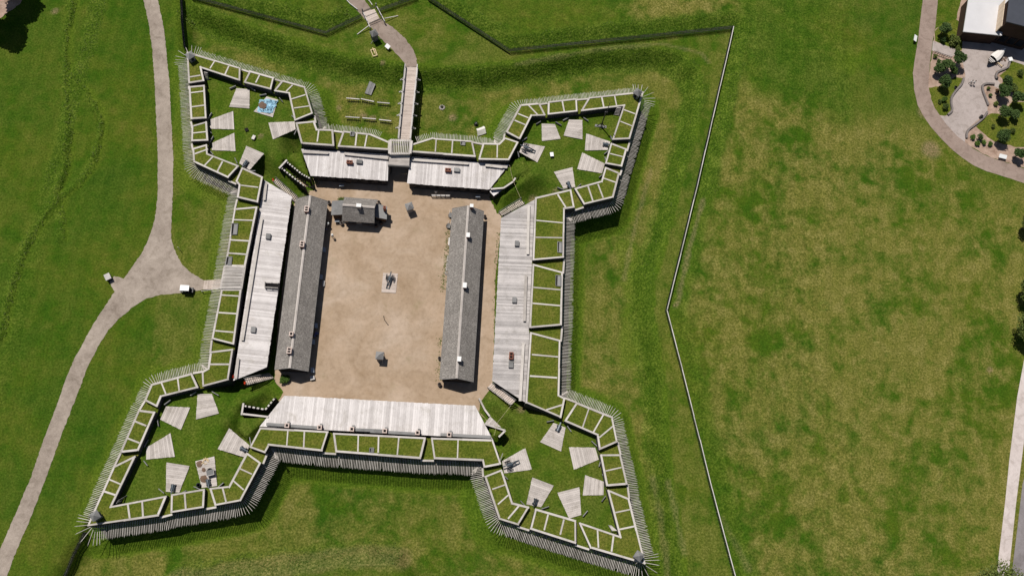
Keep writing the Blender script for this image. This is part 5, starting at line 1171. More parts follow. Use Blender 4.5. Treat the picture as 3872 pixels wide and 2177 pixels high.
crate('chest', 'white lidded box on the grass of the flagstaff bastion', 'C', 690,812, BF, .6,.8,.6, .1, 'wood_dark', 'white_paint', 'box'); crate('chest', 'grey box on the grass below right of the road facing platforms', 'A', 868,1018, BF, .8,.5,.5, 1.2, 'wood_dark', 'wood_rail', 'box')
crate('hatch_box', 'small square dark box on the grass of the upper left bastion', 'A', 803,945, BF, .6,.6,.25, .4, 'wood_grey', 'soot_and_shade', 'box'); crate('sign_box', 'grey roofed box beside the road fork', 'N', 990,360, 0, 1.0,1.2,1.1, .5, 'iron', 'wood_rail', 'kiosk')
crate('step_stool', 'square wooden block at the lower corner of the left barracks', 'h', 338,1362, 0, .75,.65,.55, .2, 'wood_grey', 'wood_rail', 'stool')
def wayside(label, r, x_, y_, rz, sx=1.5):
    p = W(r,x_,y_,.9); t = empty('wayside_sign', (p.x,p.y,0.02), label, 'sign', 'low angled wayside signs'); t.rotation_euler = (0,0,rz)
    for s_ in (-1,1): V, Fc = lbox(s_*sx*.3,0,.4,.09,.09,.8); local_mesh('post', V, Fc, 'iron', t)
    V = [Vector(q) for q in [(-sx/2,-.4,.75),(sx/2,-.4,.75),(sx/2,.4,1.1),(-sx/2,.4,1.1)]]; V += [v-Vector((0,0,.07)) for v in V]; local_mesh('face', V, [(0,1,2,3),(7,6,5,4)]+[(i,4+i,4+(i+1)%4,(i+1)%4) for i in range(4)], 'white_paint', t)
wayside('white topped wayside sign beside the curving path', 'i', 800,850, -.75, 1.1); wayside('white wayside sign between the far right path and a small tree', 'c', 740,735, -.25, 1.7); wayside('white wayside sign left of the path at the visitor building', 'L', 255,600, 1.25, 1.6)
# golf cart
p = W('f',340,1060,0); gc = empty('golf_cart', (p.x,p.y,.04), 'golf cart with a white roof parked at the road fork', 'golf cart'); gc.rotation_euler = (0,0,math.radians(-3))
V = [Vector(q) for q in [(-1.15,-.55,.3),(1.2,-.5,.3),(1.2,.5,.3),(-1.15,.55,.3),(-1.15,-.55,.75),(.55,-.55,.45),(1.2,-.42,.75),(1.2,.42,.75),(.55,.55,.45),(-1.15,.55,.75)]]
V, Fc = lbox(-.7,0,.5,1.0,1.1,.5); a_, f_ = lbox(.2,0,.33,1.0,1.1,.12); Fc += [tuple(i+len(V) for i in f) for f in f_]; V += a_; a_, f_ = lbox(.95,0,.55,.6,1.0,.5); Fc += [tuple(i+len(V) for i in f) for f in f_]; V += a_; local_mesh('body', V, Fc, 'black_paint', gc)
V, Fc = lbox(-.35,0,.8,.5,1.0,.14); a_, f_ = lbox(-.62,0,1.05,.12,1.0,.5); Fc += [tuple(i+len(V) for i in f) for f in f_]; V += a_; local_mesh('seat', V, Fc, 'cloth_grey', gc)
V, Fc = lbox(-.15,0,1.9,1.75,1.15,.08); local_mesh('roof', V, Fc, 'white_paint', gc)
for sx in (-.95,.62):
    for sy in (-.5,.5): V, Fc = [], []; cyl_data((sx,sy,.55),(sx*.98,sy,1.88),.025,.025,6,V,Fc); local_mesh('pillar', V, Fc, 'black_paint', gc)
for sx in (-.75,.85):
    for sy in (-.52,.52): V, Fc = [], []; cyl_data((sx,sy-.09,.23),(sx,sy+.09,.23),.23,.23,14,V,Fc); local_mesh('wheel', V, Fc, 'rubber', gc)
V, Fc = [], []; cyl_data((.45,.22,.85),(.4,.22,.9),.17,.17,12,V,Fc); local_mesh('steering_wheel', V, Fc, 'rubber', gc)
V = [Vector(q) for q in [(.66,-.48,.8),(.66,.48,.8),(.62,.48,1.6),(.62,-.48,1.6)]]; V += [v+Vector((.02,0,0)) for v in V]; local_mesh('windscreen', V, [(0,1,2,3),(7,6,5,4)]+[(i,4+i,4+(i+1)%4,(i+1)%4) for i in range(4)], 'glass_dark', gc)
# leaning post by the fork
a_, b_ = W('f',200,315,0), W('f',182,262,1.9); t = empty('marker_post', (a_.x,a_.y,0), 'thin white post on the grass between road fork and fort', 'post'); beam('shaft', a_, Vector((a_.x,a_.y,1.7)), .09, .09, 'wood_rail', t); beam('tip', Vector((a_.x,a_.y,1.7)), Vector((a_.x,a_.y,1.8)), .07, .07, 'white_paint', t)

# chevaux de frise in the ditch
def spiked(label, r, a_, b_):
    p, q_ = G(r,*a_), G(r,*b_); p.z += .75; q_.z += .75; t = empty('spiked_barrier', ((p.x+q_.x)/2,(p.y+q_.y)/2,gz(p.x,p.y)), label, 'barrier', 'spiked timber barriers in the ditch')
    beam('log', p, q_, .2, .2, 'wood_rail', t); d_ = (q_-p).normalized(); n_ = Vector((-d_.y,d_.x,0))
    for k_ in range(15):
        c_ = p.lerp(q_,(k_+.5)/15); s_ = 1 if k_ % 2 else -1
        beam('spike', c_-n_*.6*s_-Vector((0,0,.8)), c_+n_*.6*s_+Vector((0,0,.75)), .07, .07, 'wood_picket', t, 'stake', up=d_)
for a_, b_, lab in [((268,430),(388,440),'spiked barrier, upper row left'),((400,436),(520,462),'spiked barrier, upper row middle'),((548,468),(662,478),'spiked barrier, upper row right near the footbridge'),((260,600),(388,608),'spiked barrier, lower row left'),((415,610),(536,620),'spiked barrier, lower row middle'),((566,625),(676,638),'spiked barrier, lower row right near the footbridge')]:
    spiked(lab+' in the ditch', 'B', a_, b_)
p = G('B',480,340); t = empty('wooden_sledge', (p.x,p.y,p.z), 'weathered grey board rack lying in the ditch above the spiked barriers', 'rack')
qs = [G('B',480,285)+Vector((0,0,.7)), G('B',530,305)+Vector((0,0,.7)), G('B',490,392)+Vector((0,0,.25)), G('B',435,375)+Vector((0,0,.25))]
for k_ in range(7):
    u = (k_+.5)/7; beam('board', qs[0].lerp(qs[1],u)+Vector((0,random.uniform(0,.3),random.uniform(-.03,.03))), qs[3].lerp(qs[2],u), .26, .06, 'wood_grey', t)
for u in (.2,.8): beam('bearer', qs[0].lerp(qs[3],u)-Vector((0,0,.08)), qs[1].lerp(qs[2],u)-Vector((0,0,.08)), .12, .12, 'wood_grey', t)
for c_ in (qs[0],qs[1]): beam('leg', c_-Vector((0,0,.8)), c_, .1, .1, 'wood_grey', t)
# yellow pine frame
t = empty('sawhorse', W('i',545,960,0), 'new yellow pine sawhorse lying on the grass near the curving path', 'sawhorse'); q_ = WL('i', [(490,915),(568,895),(610,1010),(538,1030)], .35)
for i in range(4): beam('side_board', q_[i], q_[(i+1)%4], .14, .16, 'wood_new', t)
beam('ridge_board', W('i',525,875,.6), W('i',572,985,.6), .14, .14, 'wood_new', t); beam('ridge_board', W('i',540,890,.5), W('i',585,1010,.3), .12, .1, 'wood_new', t)
for c_ in q_: beam('leg', Vector((c_.x,c_.y,0)), c_, .1, .1, 'wood_new', t)
# fire ring, kettle tripod, canvas shelter
p = G('B',1138,500); t = empty('fire_ring', p, 'ring of pale stones in the ditch right of the footbridge', 'fire ring')
for k_ in range(9):
    a_ = k_*2*math.pi/9; s_ = random.uniform(.16,.26); V, Fc = lathe([(-.05,s_*.5),(.06,s_),(.18,s_*.75),(.24,s_*.2)], (.5*math.cos(a_),.5*math.sin(a_),0), (random.uniform(-.2,.2),random.uniform(-.2,.2),1), 7); local_mesh('stone', V, Fc, 'stone', t)
V, Fc = lathe([(-.05,.35),(.03,.3)], (0,0,0), (0,0,1), 9); local_mesh('ash', V, Fc, 'soot_and_shade', t)
p = G('B',1447,655); t = empty('cooking_tripod', p, 'black cooking tripod and kettle near the canvas shelter', 'tripod')
for k_ in range(3): a_ = k_*2.1+.4; beam('leg', p+Vector((math.cos(a_)*.7,math.sin(a_)*.7,0)), p+Vector((0,0,1.5)), .06, .06, 'iron', t)
V, Fc = lathe([(.3,.12),(.34,.28),(.55,.32),(.72,.26),(.72,.2)], (0,0,0), (0,0,1), 12); local_mesh('kettle', V, Fc, 'iron', t, True); V, Fc = lathe([(-.02,.5),(.06,.4)], (0,0,0), (0,0,1), 10); local_mesh('ash', V, Fc, 'soot_and_shade', t)
q_ = [G('B',1450,705), G('B',1520,680), G('B',1540,740), G('B',1462,765)]; t = empty('canvas_shelter', sum(q_, Vector())/4, 'white canvas lean-to below the cooking tripod', 'tent')
V, Fc = [], []; nn = 10
for i in range(nn+1):
    for j in range(nn+1):
        u, w_ = i/nn, j/nn; pt = q_[0].lerp(q_[1],u).lerp(q_[3].lerp(q_[2],u), w_); V.append(pt+Vector((0,0,.25+.9*(1-abs(w_-.4)*1.5)-.12*math.sin(u*math.pi)+random.uniform(-.02,.02))))
for i in range(nn):
    for j in range(nn): b_ = i*(nn+1)+j; Fc.append((b_,b_+1,b_+nn+2,b_+nn+1))
meshobj('canvas', V, Fc, 'canvas', t, smooth=True)
for c_ in (q_[0].lerp(q_[3],.4), q_[1].lerp(q_[2],.4)): beam('pole', c_, c_+Vector((0,0,1.15)), .06, .06, 'wood_grey', t)
# tarpaulin
q_ = WL('o', [(520,540),(1190,580),(960,1050),(400,1010)], ZP); t = empty('tarpaulin', sum(q_, Vector())/4, 'crumpled light blue tarpaulin spread on a gun platform', 'tarpaulin')
V, Fc = [], []; nn = 46
for i in range(nn+1):
    for j in range(nn+1):
        u, w_ = i/nn, j/nn; pt = q_[0].lerp(q_[1],u).lerp(q_[3].lerp(q_[2],u), w_)
        x_, y_ = pt.x, pt.y; n1 = float(vnoise(np.array([x_*1.0+7]),np.array([y_*1.0+3]),1.5,41)[0]); n2 = float(vnoise(np.array([x_]),np.array([y_]),4.0,42)[0]); n3 = float(vnoise(np.array([x_+y_*.6]),np.array([y_*.3]),2.7,43)[0])
        e_ = min(u,1-u,w_,1-w_); r_ = .38*abs(n1-.5)*2+.16*n2+.45*max(0,.2-abs(n3-.5))*3
        V.append(pt+Vector(((n2-.5)*.35,(n1-.5)*.45,.02+r_*(.35+.65*min(1,e_*6)))))
for i in range(nn):
    for j in range(nn): b_ = i*(nn+1)+j; Fc.append((b_,b_+1,b_+nn+2,b_+nn+1))
meshobj('sheet', V, Fc, 'tarp', t)
p = W('o',610,745,ZP+.4); V, Fc = lathe([(-.3,.95),(.1,.93),(.25,.8),(.33,.5),(.36,.1)], (0,0,0), (0,0,1), 14); t = empty('earth_heap', (p.x,p.y,ZP+.12), 'brown mound of earth on the blue tarpaulin', 'heap'); local_mesh('mound', [v*1.0+Vector((random.uniform(-.06,.06),random.uniform(-.06,.06),random.uniform(-.03,.03))) for v in V], Fc, 'earth_heap', t)
# brazier and heaps
p = W('p',610,680,ZP+.4); t = empty('brazier', (p.x,p.y,ZP), 'black iron brazier in a wooden frame on the stained platform', 'brazier'); t.rotation_euler = (0,0,.25)
V, Fc = lathe([(.15,.35),(.3,.5),(.75,.55),(.75,.47),(.4,.4)], (0,0.2,0), (0,0,1), 12); local_mesh('bowl', V, Fc, 'iron', t, True); V, Fc = lbox(0,-.1,.45,1.25,1.0,.85); local_mesh('box', V, Fc, 'iron', t)
for (cx,cy,sx,sy) in ((0,-.62,1.4,.08),(.68,0,.08,1.2)): V, Fc = lbox(cx,cy,.92,sx,sy,.08); local_mesh('rim_board', V, Fc, 'wood_rail', t)
for x_, y_, s_, m_, lab in [(280,425,.62,'earth_heap','low brown heap at the wide end of the brazier platform'),(405,890,.7,'wood_brown','low dark brown heap beside the gun on the brazier platform'),(400,600,.4,'earth_heap','small brown heap left of the brazier')]:
    p = W('p',x_,y_,ZP); t = empty('ash_heap', (p.x,p.y,ZP), lab, 'heap', 'heaps on the brazier platform'); V, Fc = lathe([(0,s_),(.06,s_*.8),(.12,s_*.4),(.14,.05)], (0,0,0), (0,0,1), 11); local_mesh('pile', [v+Vector((random.uniform(-.08,.08),random.uniform(-.08,.08),0)) for v in V], Fc, m_, t)
p = W('p',440,345,ZP); t = empty('firewood_pile', (p.x,p.y,ZP), 'scatter of pale firewood on the brazier platform', 'firewood')
for k_ in range(12): c_ = p+Vector((random.uniform(-.55,.55),random.uniform(-.5,.5),.07+.05*(k_%3))); a_ = random.uniform(0,3.1); d_ = Vector((math.cos(a_),math.sin(a_),0))*.3; beam('billet', c_-d_, c_+d_, .11, .1, 'wood_new', t)
p = W('p',250,1070,BF+.3); t = lathe_thing('tub', 'dark tub with a white lid at the foot of the brazier platform', 'tub', (p.x,p.y,BF), [(0,.35),(.6,.42)], 'iron', (.58,.25,'white_paint'))
# orange netting
for r, x_, y_, z, lab in [('F',425,475,BF+.3,'orange safety netting heaped at the head of the lower stairs'),('F',315,415,RB+.3,'orange safety netting at the lower end of the roadside casemate'),('k',635,620,BF+.3,'orange safety netting at the head of the stairs by the barracks')]:
    p = W(r,x_,y_,z); t = empty('safety_netting', (p.x,p.y,z-.3), lab, 'netting', 'orange safety netting'); nn = 7; V, Fc = [], []
    for i in range(nn+1):
        for j in range(nn+1): V.append(Vector(((i/nn-.5)*.35+random.uniform(-.06,.06),(j/nn-.5)*.6+random.uniform(-.06,.06),random.uniform(.05,.5))))
    for i in range(nn):
        for j in range(nn): b_ = i*(nn+1)+j; Fc.append((b_,b_+1,b_+nn+2,b_+nn+1))
    local_mesh('net', V, Fc, 'orange_mesh', t)
# railing before the right gate casemate
a_, b_ = W('B',1040,1295,1.1), W('B',1210,1298,1.1); a_.z = b_.z = 1.05; t = empty('hitching_rail', (a_.x,a_.y,0), 'timber railing on the parade before the right gate casemate', 'railing')
for z in (1.05,.55): beam('rail', a_-Vector((0,0,1.05-z)), b_-Vector((0,0,1.05-z)), .11, .11, 'wood_rail', t)
for u in (0,.25,.5,.75,1): p = a_.lerp(b_,u); beam('post', Vector((p.x,p.y,0)), p+Vector((0,0,.1)), .12, .12, 'wood_grey', t)
# rope lines with posts
for r, pts, lab in [('m',[(630,180),(725,590),(930,1070)],'rope line from the gate casemate to the upper stairs'),('Q',[(1280,685),(1165,830),(1130,950)],'rope line from the lower stairs past the six chimney casemate')]:
    q_ = WL(r, pts, BF+.95); t = empty('rope_line', (q_[0].x,q_[0].y,BF), lab, 'rope', 'rope lines on the bastions')
    for i in range(len(q_)): beam('post', Vector((q_[i].x,q_[i].y,BF-.6)), q_[i], .07, .07, 'wood_grey', t)
    for i in range(len(q_)-1):
        for k_ in range(5):
            u0, u1 = k_/5, (k_+1)/5; s_ = lambda u: q_[i].lerp(q_[i+1],u)-Vector((0,0,.25*math.sin(u*math.pi))); beam('rope', s_(u0), s_(u1), .035, .035, 'hay_straw', t)
# stones and clutter along the right barracks wall
for k_ in range(16):
    x_, y_ = 145-k_*2.4+random.uniform(-8,8), 880+k_*21+random.uniform(-8,8); p = W('l',x_,y_,0); s_ = random.uniform(.14,.28)
    V, Fc = lathe([(-.05,s_*.5),(.05,s_),(.16,s_*.7),(.22,s_*.2)], (0,0,0), (random.uniform(-.3,.3),random.uniform(-.3,.3),1), 7); o = local_mesh('fieldstone', V, Fc, 'stone', None); o.location = (p.x,p.y,.03); tag(o, 'loose fieldstone in the row along the right barracks wall', 'stone', 'fieldstones along the right barracks')
def cart(label, r, x_, y_, rz):
    p = W(r,x_,y_,.4); t = empty('handcart', (p.x,p.y,.03), label, 'handcart', 'handcarts by the right barracks'); t.rotation_euler = (0,0,rz); t.scale = (.8,.8,.8)
    V, Fc = lbox(0,0,.6,1.3,.8,.08); local_mesh('bed', V, Fc, 'wood_grey', t)
    for s_ in (-1,1): V, Fc = lbox(0,s_*.4,.75,1.3,.05,.3); local_mesh('side_board', V, Fc, 'wood_rail', t); V, Fc = lbox(1.0,s_*.3,.6,.9,.06,.06); local_mesh('shaft', V, Fc, 'wood_rail', t); wheel(t, 0, s_*.55, .45, .06, 8)
cart('two wheeled handcart at the upper left wall of the right barracks', 'l', 155,400, 1.3); cart('handcart at the upper left corner of the right barracks', 'l', 188,230, 1.5)

# ------------------------------------------------------------------ people
def person(label, loc, rz, shirt, trousers, hat=None, pose='stand', h=1.72):
    t = empty('person', loc, label, 'person', 'visitors and staff'); t.rotation_euler = (0,0,rz)
    J = {}; s = h/1.72; st = .16 if pose == 'walk' else 0.0
    if pose == 'sit':
        P = [(0,0,.50),(0,0,.72),(.02,0,1.0),(.02,0,1.12),(.04,0,1.30),(.02,.19,.98),(.08,.24,.74),(.30,.15,.66),(.02,-.19,.98),(.08,-.24,.74),(.30,-.15,.66),(.05,.1,.48),(.45,.12,.48),(.48,.12,.08),(.62,.13,.04),(.05,-.1,.48),(.45,-.12,.48),(.48,-.12,.08),(.62,-.13,.04)]
    else:
        P = [(0,0,.95),(0,0,1.15),(0,0,1.40),(.01,0,1.50),(.03,0,1.64),(0,.20,1.38),(-st*.6,.26,1.10),(.06-st,.25,.85),(0,-.20,1.38),(st*.6,-.26,1.10),(.06+st,-.25,.85),(0,.10,.90),(st+.02,.11,.50),(st*1.2,.11,.07),(st*1.2+.15,.12,.04),(0,-.10,.90),(-st+.03,-.11,.50),(-st*1.5,-.11,.09),(-st*1.5+.14,-.12,.04)]
    R_ = [.135,.13,.15,.06,.10,.07,.05,.038,.07,.05,.038,.09,.062,.045,.04,.09,.062,.045,.04]
    Eg = [(0,1),(1,2),(2,3),(3,4),(2,5),(5,6),(6,7),(2,8),(8,9),(9,10),(0,11),(11,12),(12,13),(13,14),(0,15),(15,16),(16,17),(17,18)]
    me = bpy.data.meshes.new('body'); me.from_pydata([tuple(c*s for c in p) for p in P], Eg, []); o = bpy.data.objects.new('body', me); COL.objects.link(o)
    md = o.modifiers.new('skin', 'SKIN'); 
    for i, v in enumerate(me.skin_vertices[0].data): v.radius = (R_[i]*s*.95, R_[i]*s); v.use_root = (i == 0)
    sub = o.modifiers.new('sub', 'SUBSURF'); sub.levels = 1; sub.render_levels = 1
    dg = bpy.context.evaluated_depsgraph_get(); m2 = bpy.data.meshes.new_from_object(o.evaluated_get(dg)); bpy.data.objects.remove(o); m2.name = 'body'
    m2.materials.clear()
    for mm in ('skin', shirt, trousers, 'cloth_dark'): m2.materials.append(MATS[mm])
    for p_ in m2.polygons:
        c = p_.center/s; p_.use_smooth = True
        if pose == 'sit': p_.material_index = 0 if c.z > 1.10 else (3 if c.z < .1 else (2 if c.z < .58 else 1))
        else: p_.material_index = 0 if (c.z > 1.47 or (c.z < .92 and abs(c.y) > .2)) else (3 if c.z < .1 else (2 if c.z < .97 else 1))
    bo = bpy.data.objects.new('body', m2); link(bo, t)
    hz = (1.30 if pose == 'sit' else 1.64)*s; hx = (.04 if pose == 'sit' else .03)*s
    if hat: V, Fc = lathe([(.02,.24),(.05,.24),(.06,.125),(.15,.11),(.17,.04)], (hx,0,hz), (0,0,1), 12); local_mesh('hat', V, Fc, hat, t, True)
    else: V, Fc = lathe([(-.08,.04),(-.04,.112),(.04,.118),(.10,.09),(.125,.02)], (hx-.015,0,hz+.01), (-.2,0,1), 12); local_mesh('hair', V, Fc, 'hair', t, True)
    for s_ in (-1,1): V, Fc = lathe([(0,.012),(.012,.004)], (hx+.095*s, s_*.035*s, hz+.005), (1,0,0), 6); local_mesh('eye', V, Fc, 'hair', t)
    V, Fc = lathe([(0,.018),(.03,.006)], (hx+.095*s,0,hz-.025), (1,0,-.2), 6); local_mesh('nose', V, Fc, 'skin', t)
    return t
def pl(r, x_, y_, z=0.035): p = W(r,x_,y_,z); return (p.x,p.y,z)
person('person in grey with a pale cap walking on the sunny parade', pl('g',662,408), 2.2, 'cloth_grey', 'cloth_grey', 'cloth_white', 'walk')
person('person in white hat standing in the barracks shade', pl('g',592,228), -.5, 'cloth_white', 'cloth_dark', 'cloth_white')
person('person in pale blue standing in the barracks shade below the white hat', pl('g',560,300), .6, 'cloth_blue', 'cloth_grey')
person('upper one of two people in blue sitting in the barracks shade', pl('h',392,672), 0.1, 'cloth_blue', 'cloth_blue', None, 'sit'); person('lower one of two people in blue sitting in the barracks shade', pl('h',375,708), 0.2, 'cloth_blue', 'cloth_dark', None, 'sit')
for r, x_, y_, lab in [('h',385,672,'stool under the upper seated person in blue'),('h',368,708,'stool under the lower seated person in blue')]:
    p = W(r,x_,y_,.03); t = empty('stool', (p.x,p.y,.03), lab, 'stool', 'stools in the barracks shade'); V, Fc = lathe([(.34,.19),(.40,.19)], (0,0,0), (0,0,1), 12); local_mesh('seat', V, Fc, 'wood_grey', t)
    for k_ in range(3): V, Fc = [], []; cyl_data((.15*math.cos(k_*2.1),.15*math.sin(k_*2.1),0),(.1*math.cos(k_*2.1),.1*math.sin(k_*2.1),.35),.025,.025,6,V,Fc); local_mesh('leg', V, Fc, 'wood_grey', t)
person('person in a white shirt in the shade of the right gate casemate', pl('j',1285,1310), -1.5, 'cloth_white', 'cloth_white')
person('left one of two people in white shirts walking on the plaza', pl('b',375,975,.045), -1.2, 'cloth_white', 'cloth_dark', None, 'walk'); person('right one of two people in white shirts walking on the plaza', pl('b',440,985,.045), -1.2, 'cloth_white', 'cloth_dark', None, 'walk')

# ------------------------------------------------------------------ visitor building, plaza furniture
ZV = 4.3
vb = empty('visitor_building', W('L',1350,300,0), 'visitor building with a flat white roof and taller dark roof', 'building')
wr = WL('L', [(1095,-80),(1005,497),(1608,558),(1730,-80)], ZV); prism('lower_wall', inset_poly([Vector((p.x,p.y,0)) for p in wr], .4), -.2, ZV-.25, 'siding_brown', 'siding_brown', vb); prism('white_roof', wr, ZV-.25, ZV, 'roof_membrane', 'white_paint', vb)
ZU = 8.6
up_ = WL('L', [(1735,-80),(1680,340),(2300,500),(2400,-80)], ZU); prism('dark_roof', up_, ZU-.3, ZU, 'roof_dark', 'roof_dark', vb); prism('upper_wall', inset_poly([Vector((p.x,p.y,0)) for p in up_], .5), -.2, ZU-.3, 'siding_brown', 'siding_brown', vb)
q0, q1 = up_[0], up_[1]
for k_ in range(5):
    a_, b_ = q0.lerp(q1,k_/5), q0.lerp(q1,(k_+.96)/5); n_ = Vector((-1.0,-.1,0)); beam('clerestory_panel', Vector((a_.x,a_.y,ZV+1.2))+n_*.05, Vector((b_.x,b_.y,ZV+1.2))+n_*.05, .16, 2.6, 'cream_panel', vb)
for k_ in range(4):
    c_ = up_[1].lerp(up_[2],.12+.22*k_); n_ = Vector((.15,-1,0)).normalized(); w_ = box('window', Vector((c_.x,c_.y,1.2))-n_*.46, 1.6, .1, 2.2, ang(up_[1],up_[2]), 'glass_dark', vb)
def seat_wall(label, r, pts, w=.4, h=.48, m='concrete_wall'):
    q_ = smooth_line(WL(r, pts, h), 4); t = empty('seat_wall', (q_[0].x,q_[0].y,.03), label, 'seat wall', 'curved low walls round the plaza')
    for i in range(len(q_)-1): 
        d_ = (q_[i+1]-q_[i]).normalized(); beam('block', q_[i]+Vector((0,0,.03+h/2)), q_[i+1]-d_*.015+Vector((0,0,.03+h/2)), w, h, m, t)
seat_wall('curved low wall along the left side of the plaza', 'M', [(890,-20),(860,60),(790,140),(730,230),(718,320),(730,420),(670,480)]); seat_wall('hooked low wall at the right middle of the plaza', 'M', [(1310,60),(1210,55),(1150,80),(1150,150),(1190,260),(1225,350)])
seat_wall('low wall along the lower right side of the plaza', 'M', [(1215,440),(1150,530),(1040,620),(960,680),(930,740),(930,800)]); seat_wall('wavy low wall right of the boat', 'L', [(1735,960),(1710,1040),(1640,1080),(1550,1120),(1520,1180),(1525,1225)])
t = empty('railing', W('L',680,840,0), 'dark railing along the ramp into the plaza', 'railing'); a_, b_ = W('L',550,800,1.0), W('L',830,895,1.0)
for z in (1.0,.55): beam('rail', a_-Vector((0,0,1-z)), b_-Vector((0,0,1-z)), .07, .07, 'iron', t)
for k_ in range(9): p = a_.lerp(b_,k_/8); beam('post', Vector((p.x,p.y,0)), p, .06, .06, 'iron', t)
# flat bottomed boat on display
A_, B_ = W('b',760,545,.5), W('b',1125,235,.9); bt = empty('bateau', (A_+B_).xy.to_3d()/2, 'pointed wooden boat half under a white cover by the building', 'boat'); d_ = (B_-A_); L = d_.length; d_.normalize(); s_ = Vector((-d_.y,d_.x,0)).normalized()
V, Fc = [], []; nn = 14
for i in range(nn+1):
    u = i/nn; w_ = .98*math.sin(math.pi*(.02+.96*u))**.8; c_ = A_.lerp(B_,u); lift = .35*(2*u-1)**2
    for k_, (ww, zz) in enumerate(((-1,.62),(-.62,0.05),(.62,.05),(1,.62))): V.append(Vector((c_.x,c_.y,.45+zz+lift))+s_*w_*ww)
for i in range(nn):
    for k_ in range(3): b_ = i*4+k_; Fc.append((b_,b_+1,b_+5,b_+4))
hull = meshobj('hull', V, Fc, 'wood_dark', bt)
V, Fc = [], []
for i in range(5, nn+1):
    u = i/nn; w_ = 1.0*math.sin(math.pi*(.02+.96*u))**.8+.02; c_ = A_.lerp(B_,u); lift = .35*(2*u-1)**2
    for ww, zz in ((-1.02,.66),(-.4,.95),(.4,.95),(1.02,.66)): V.append(Vector((c_.x,c_.y,.45+zz+lift))+s_*w_*ww)
for i in range(nn-5):
    for k_ in range(3): b_ = i*4+k_; Fc.append((b_,b_+1,b_+5,b_+4))
meshobj('cover', V, Fc, 'canvas', bt)
for i in (2,3,4): u = i/nn; c_ = A_.lerp(B_,u); w_ = .9*math.sin(math.pi*(.02+.96*u))**.8; beam('thwart', Vector((c_.x,c_.y,1.0))-s_*w_, Vector((c_.x,c_.y,1.0))+s_*w_, .22, .05, 'wood_rail', bt)
for u in (.3,.7): c_ = A_.lerp(B_,u); beam('cradle', Vector((c_.x,c_.y,.25))-s_*.7, Vector((c_.x,c_.y,.25))+s_*.7, .16, .5, 'wood_brown', bt)
a_, b_ = W('b',980,490,.5), W('b',1095,590,.5); t = empty('timber_trestle', (a_.x,a_.y,.04), 'brown timber trestle lying beside the boat', 'trestle'); beam('beam', a_, b_, .18, .18, 'wood_new', t); beam('beam', W('b',905,490,.4), W('b',985,545,.4), .16, .16, 'wood_brown', t); beam('leg', Vector((a_.x,a_.y,.04)), a_, .12, .12, 'wood_brown', t); beam('leg', Vector((b_.x,b_.y,.04)), b_, .12, .12, 'wood_brown', t); beam('foot', b_-Vector((0,0,.4)), W('b',1130,555,.1), .12, .12, 'wood_brown', t)
crate('planter', 'white box beside the boat and wavy wall', 'b', 1265,445, .04, .8,.8,.6, .2, 'white_paint', 'white_paint', 'planter')
p = W('M',1120,515,.5); t = lathe_thing('litter_bin', 'dark round litter bin with pale rim on the lower plaza', 'litter bin', (p.x,p.y,.045), [(0,.28),(.9,.32),(.95,.3)], 'iron', (.94,.22,'soot_and_shade'))
for r, x_, y_, lab in [('M',775,112,'small dark shrub pot by the left curved wall of the plaza'),('L',1525,1222,'small dark planter at the lower end of the wavy wall')]:
    p = W(r,x_,y_,.3); lathe_thing('pot', lab, 'pot', (p.x,p.y,.03), [(0,.25),(.4,.36),(.42,.3)], 'iron', (.4,.28,'soot_and_shade'))
# loose rocks in the bed beside the boat
for x_, y_ in ((1100,400),(1140,430),(1180,400),(1160,460),(1090,450)):
    p = W('b',x_,y_,.1); V, Fc = lathe([(-.05,.12),(.04,.28),(.16,.2),(.2,.05)], (0,0,0), (.2,.1,1), 7); o = local_mesh('rock', V, Fc, 'earth_heap', None); o.location = (p.x,p.y,.04); tag(o, 'brown rock in the gravel bed beside the boat', 'rock', 'rocks beside the boat')

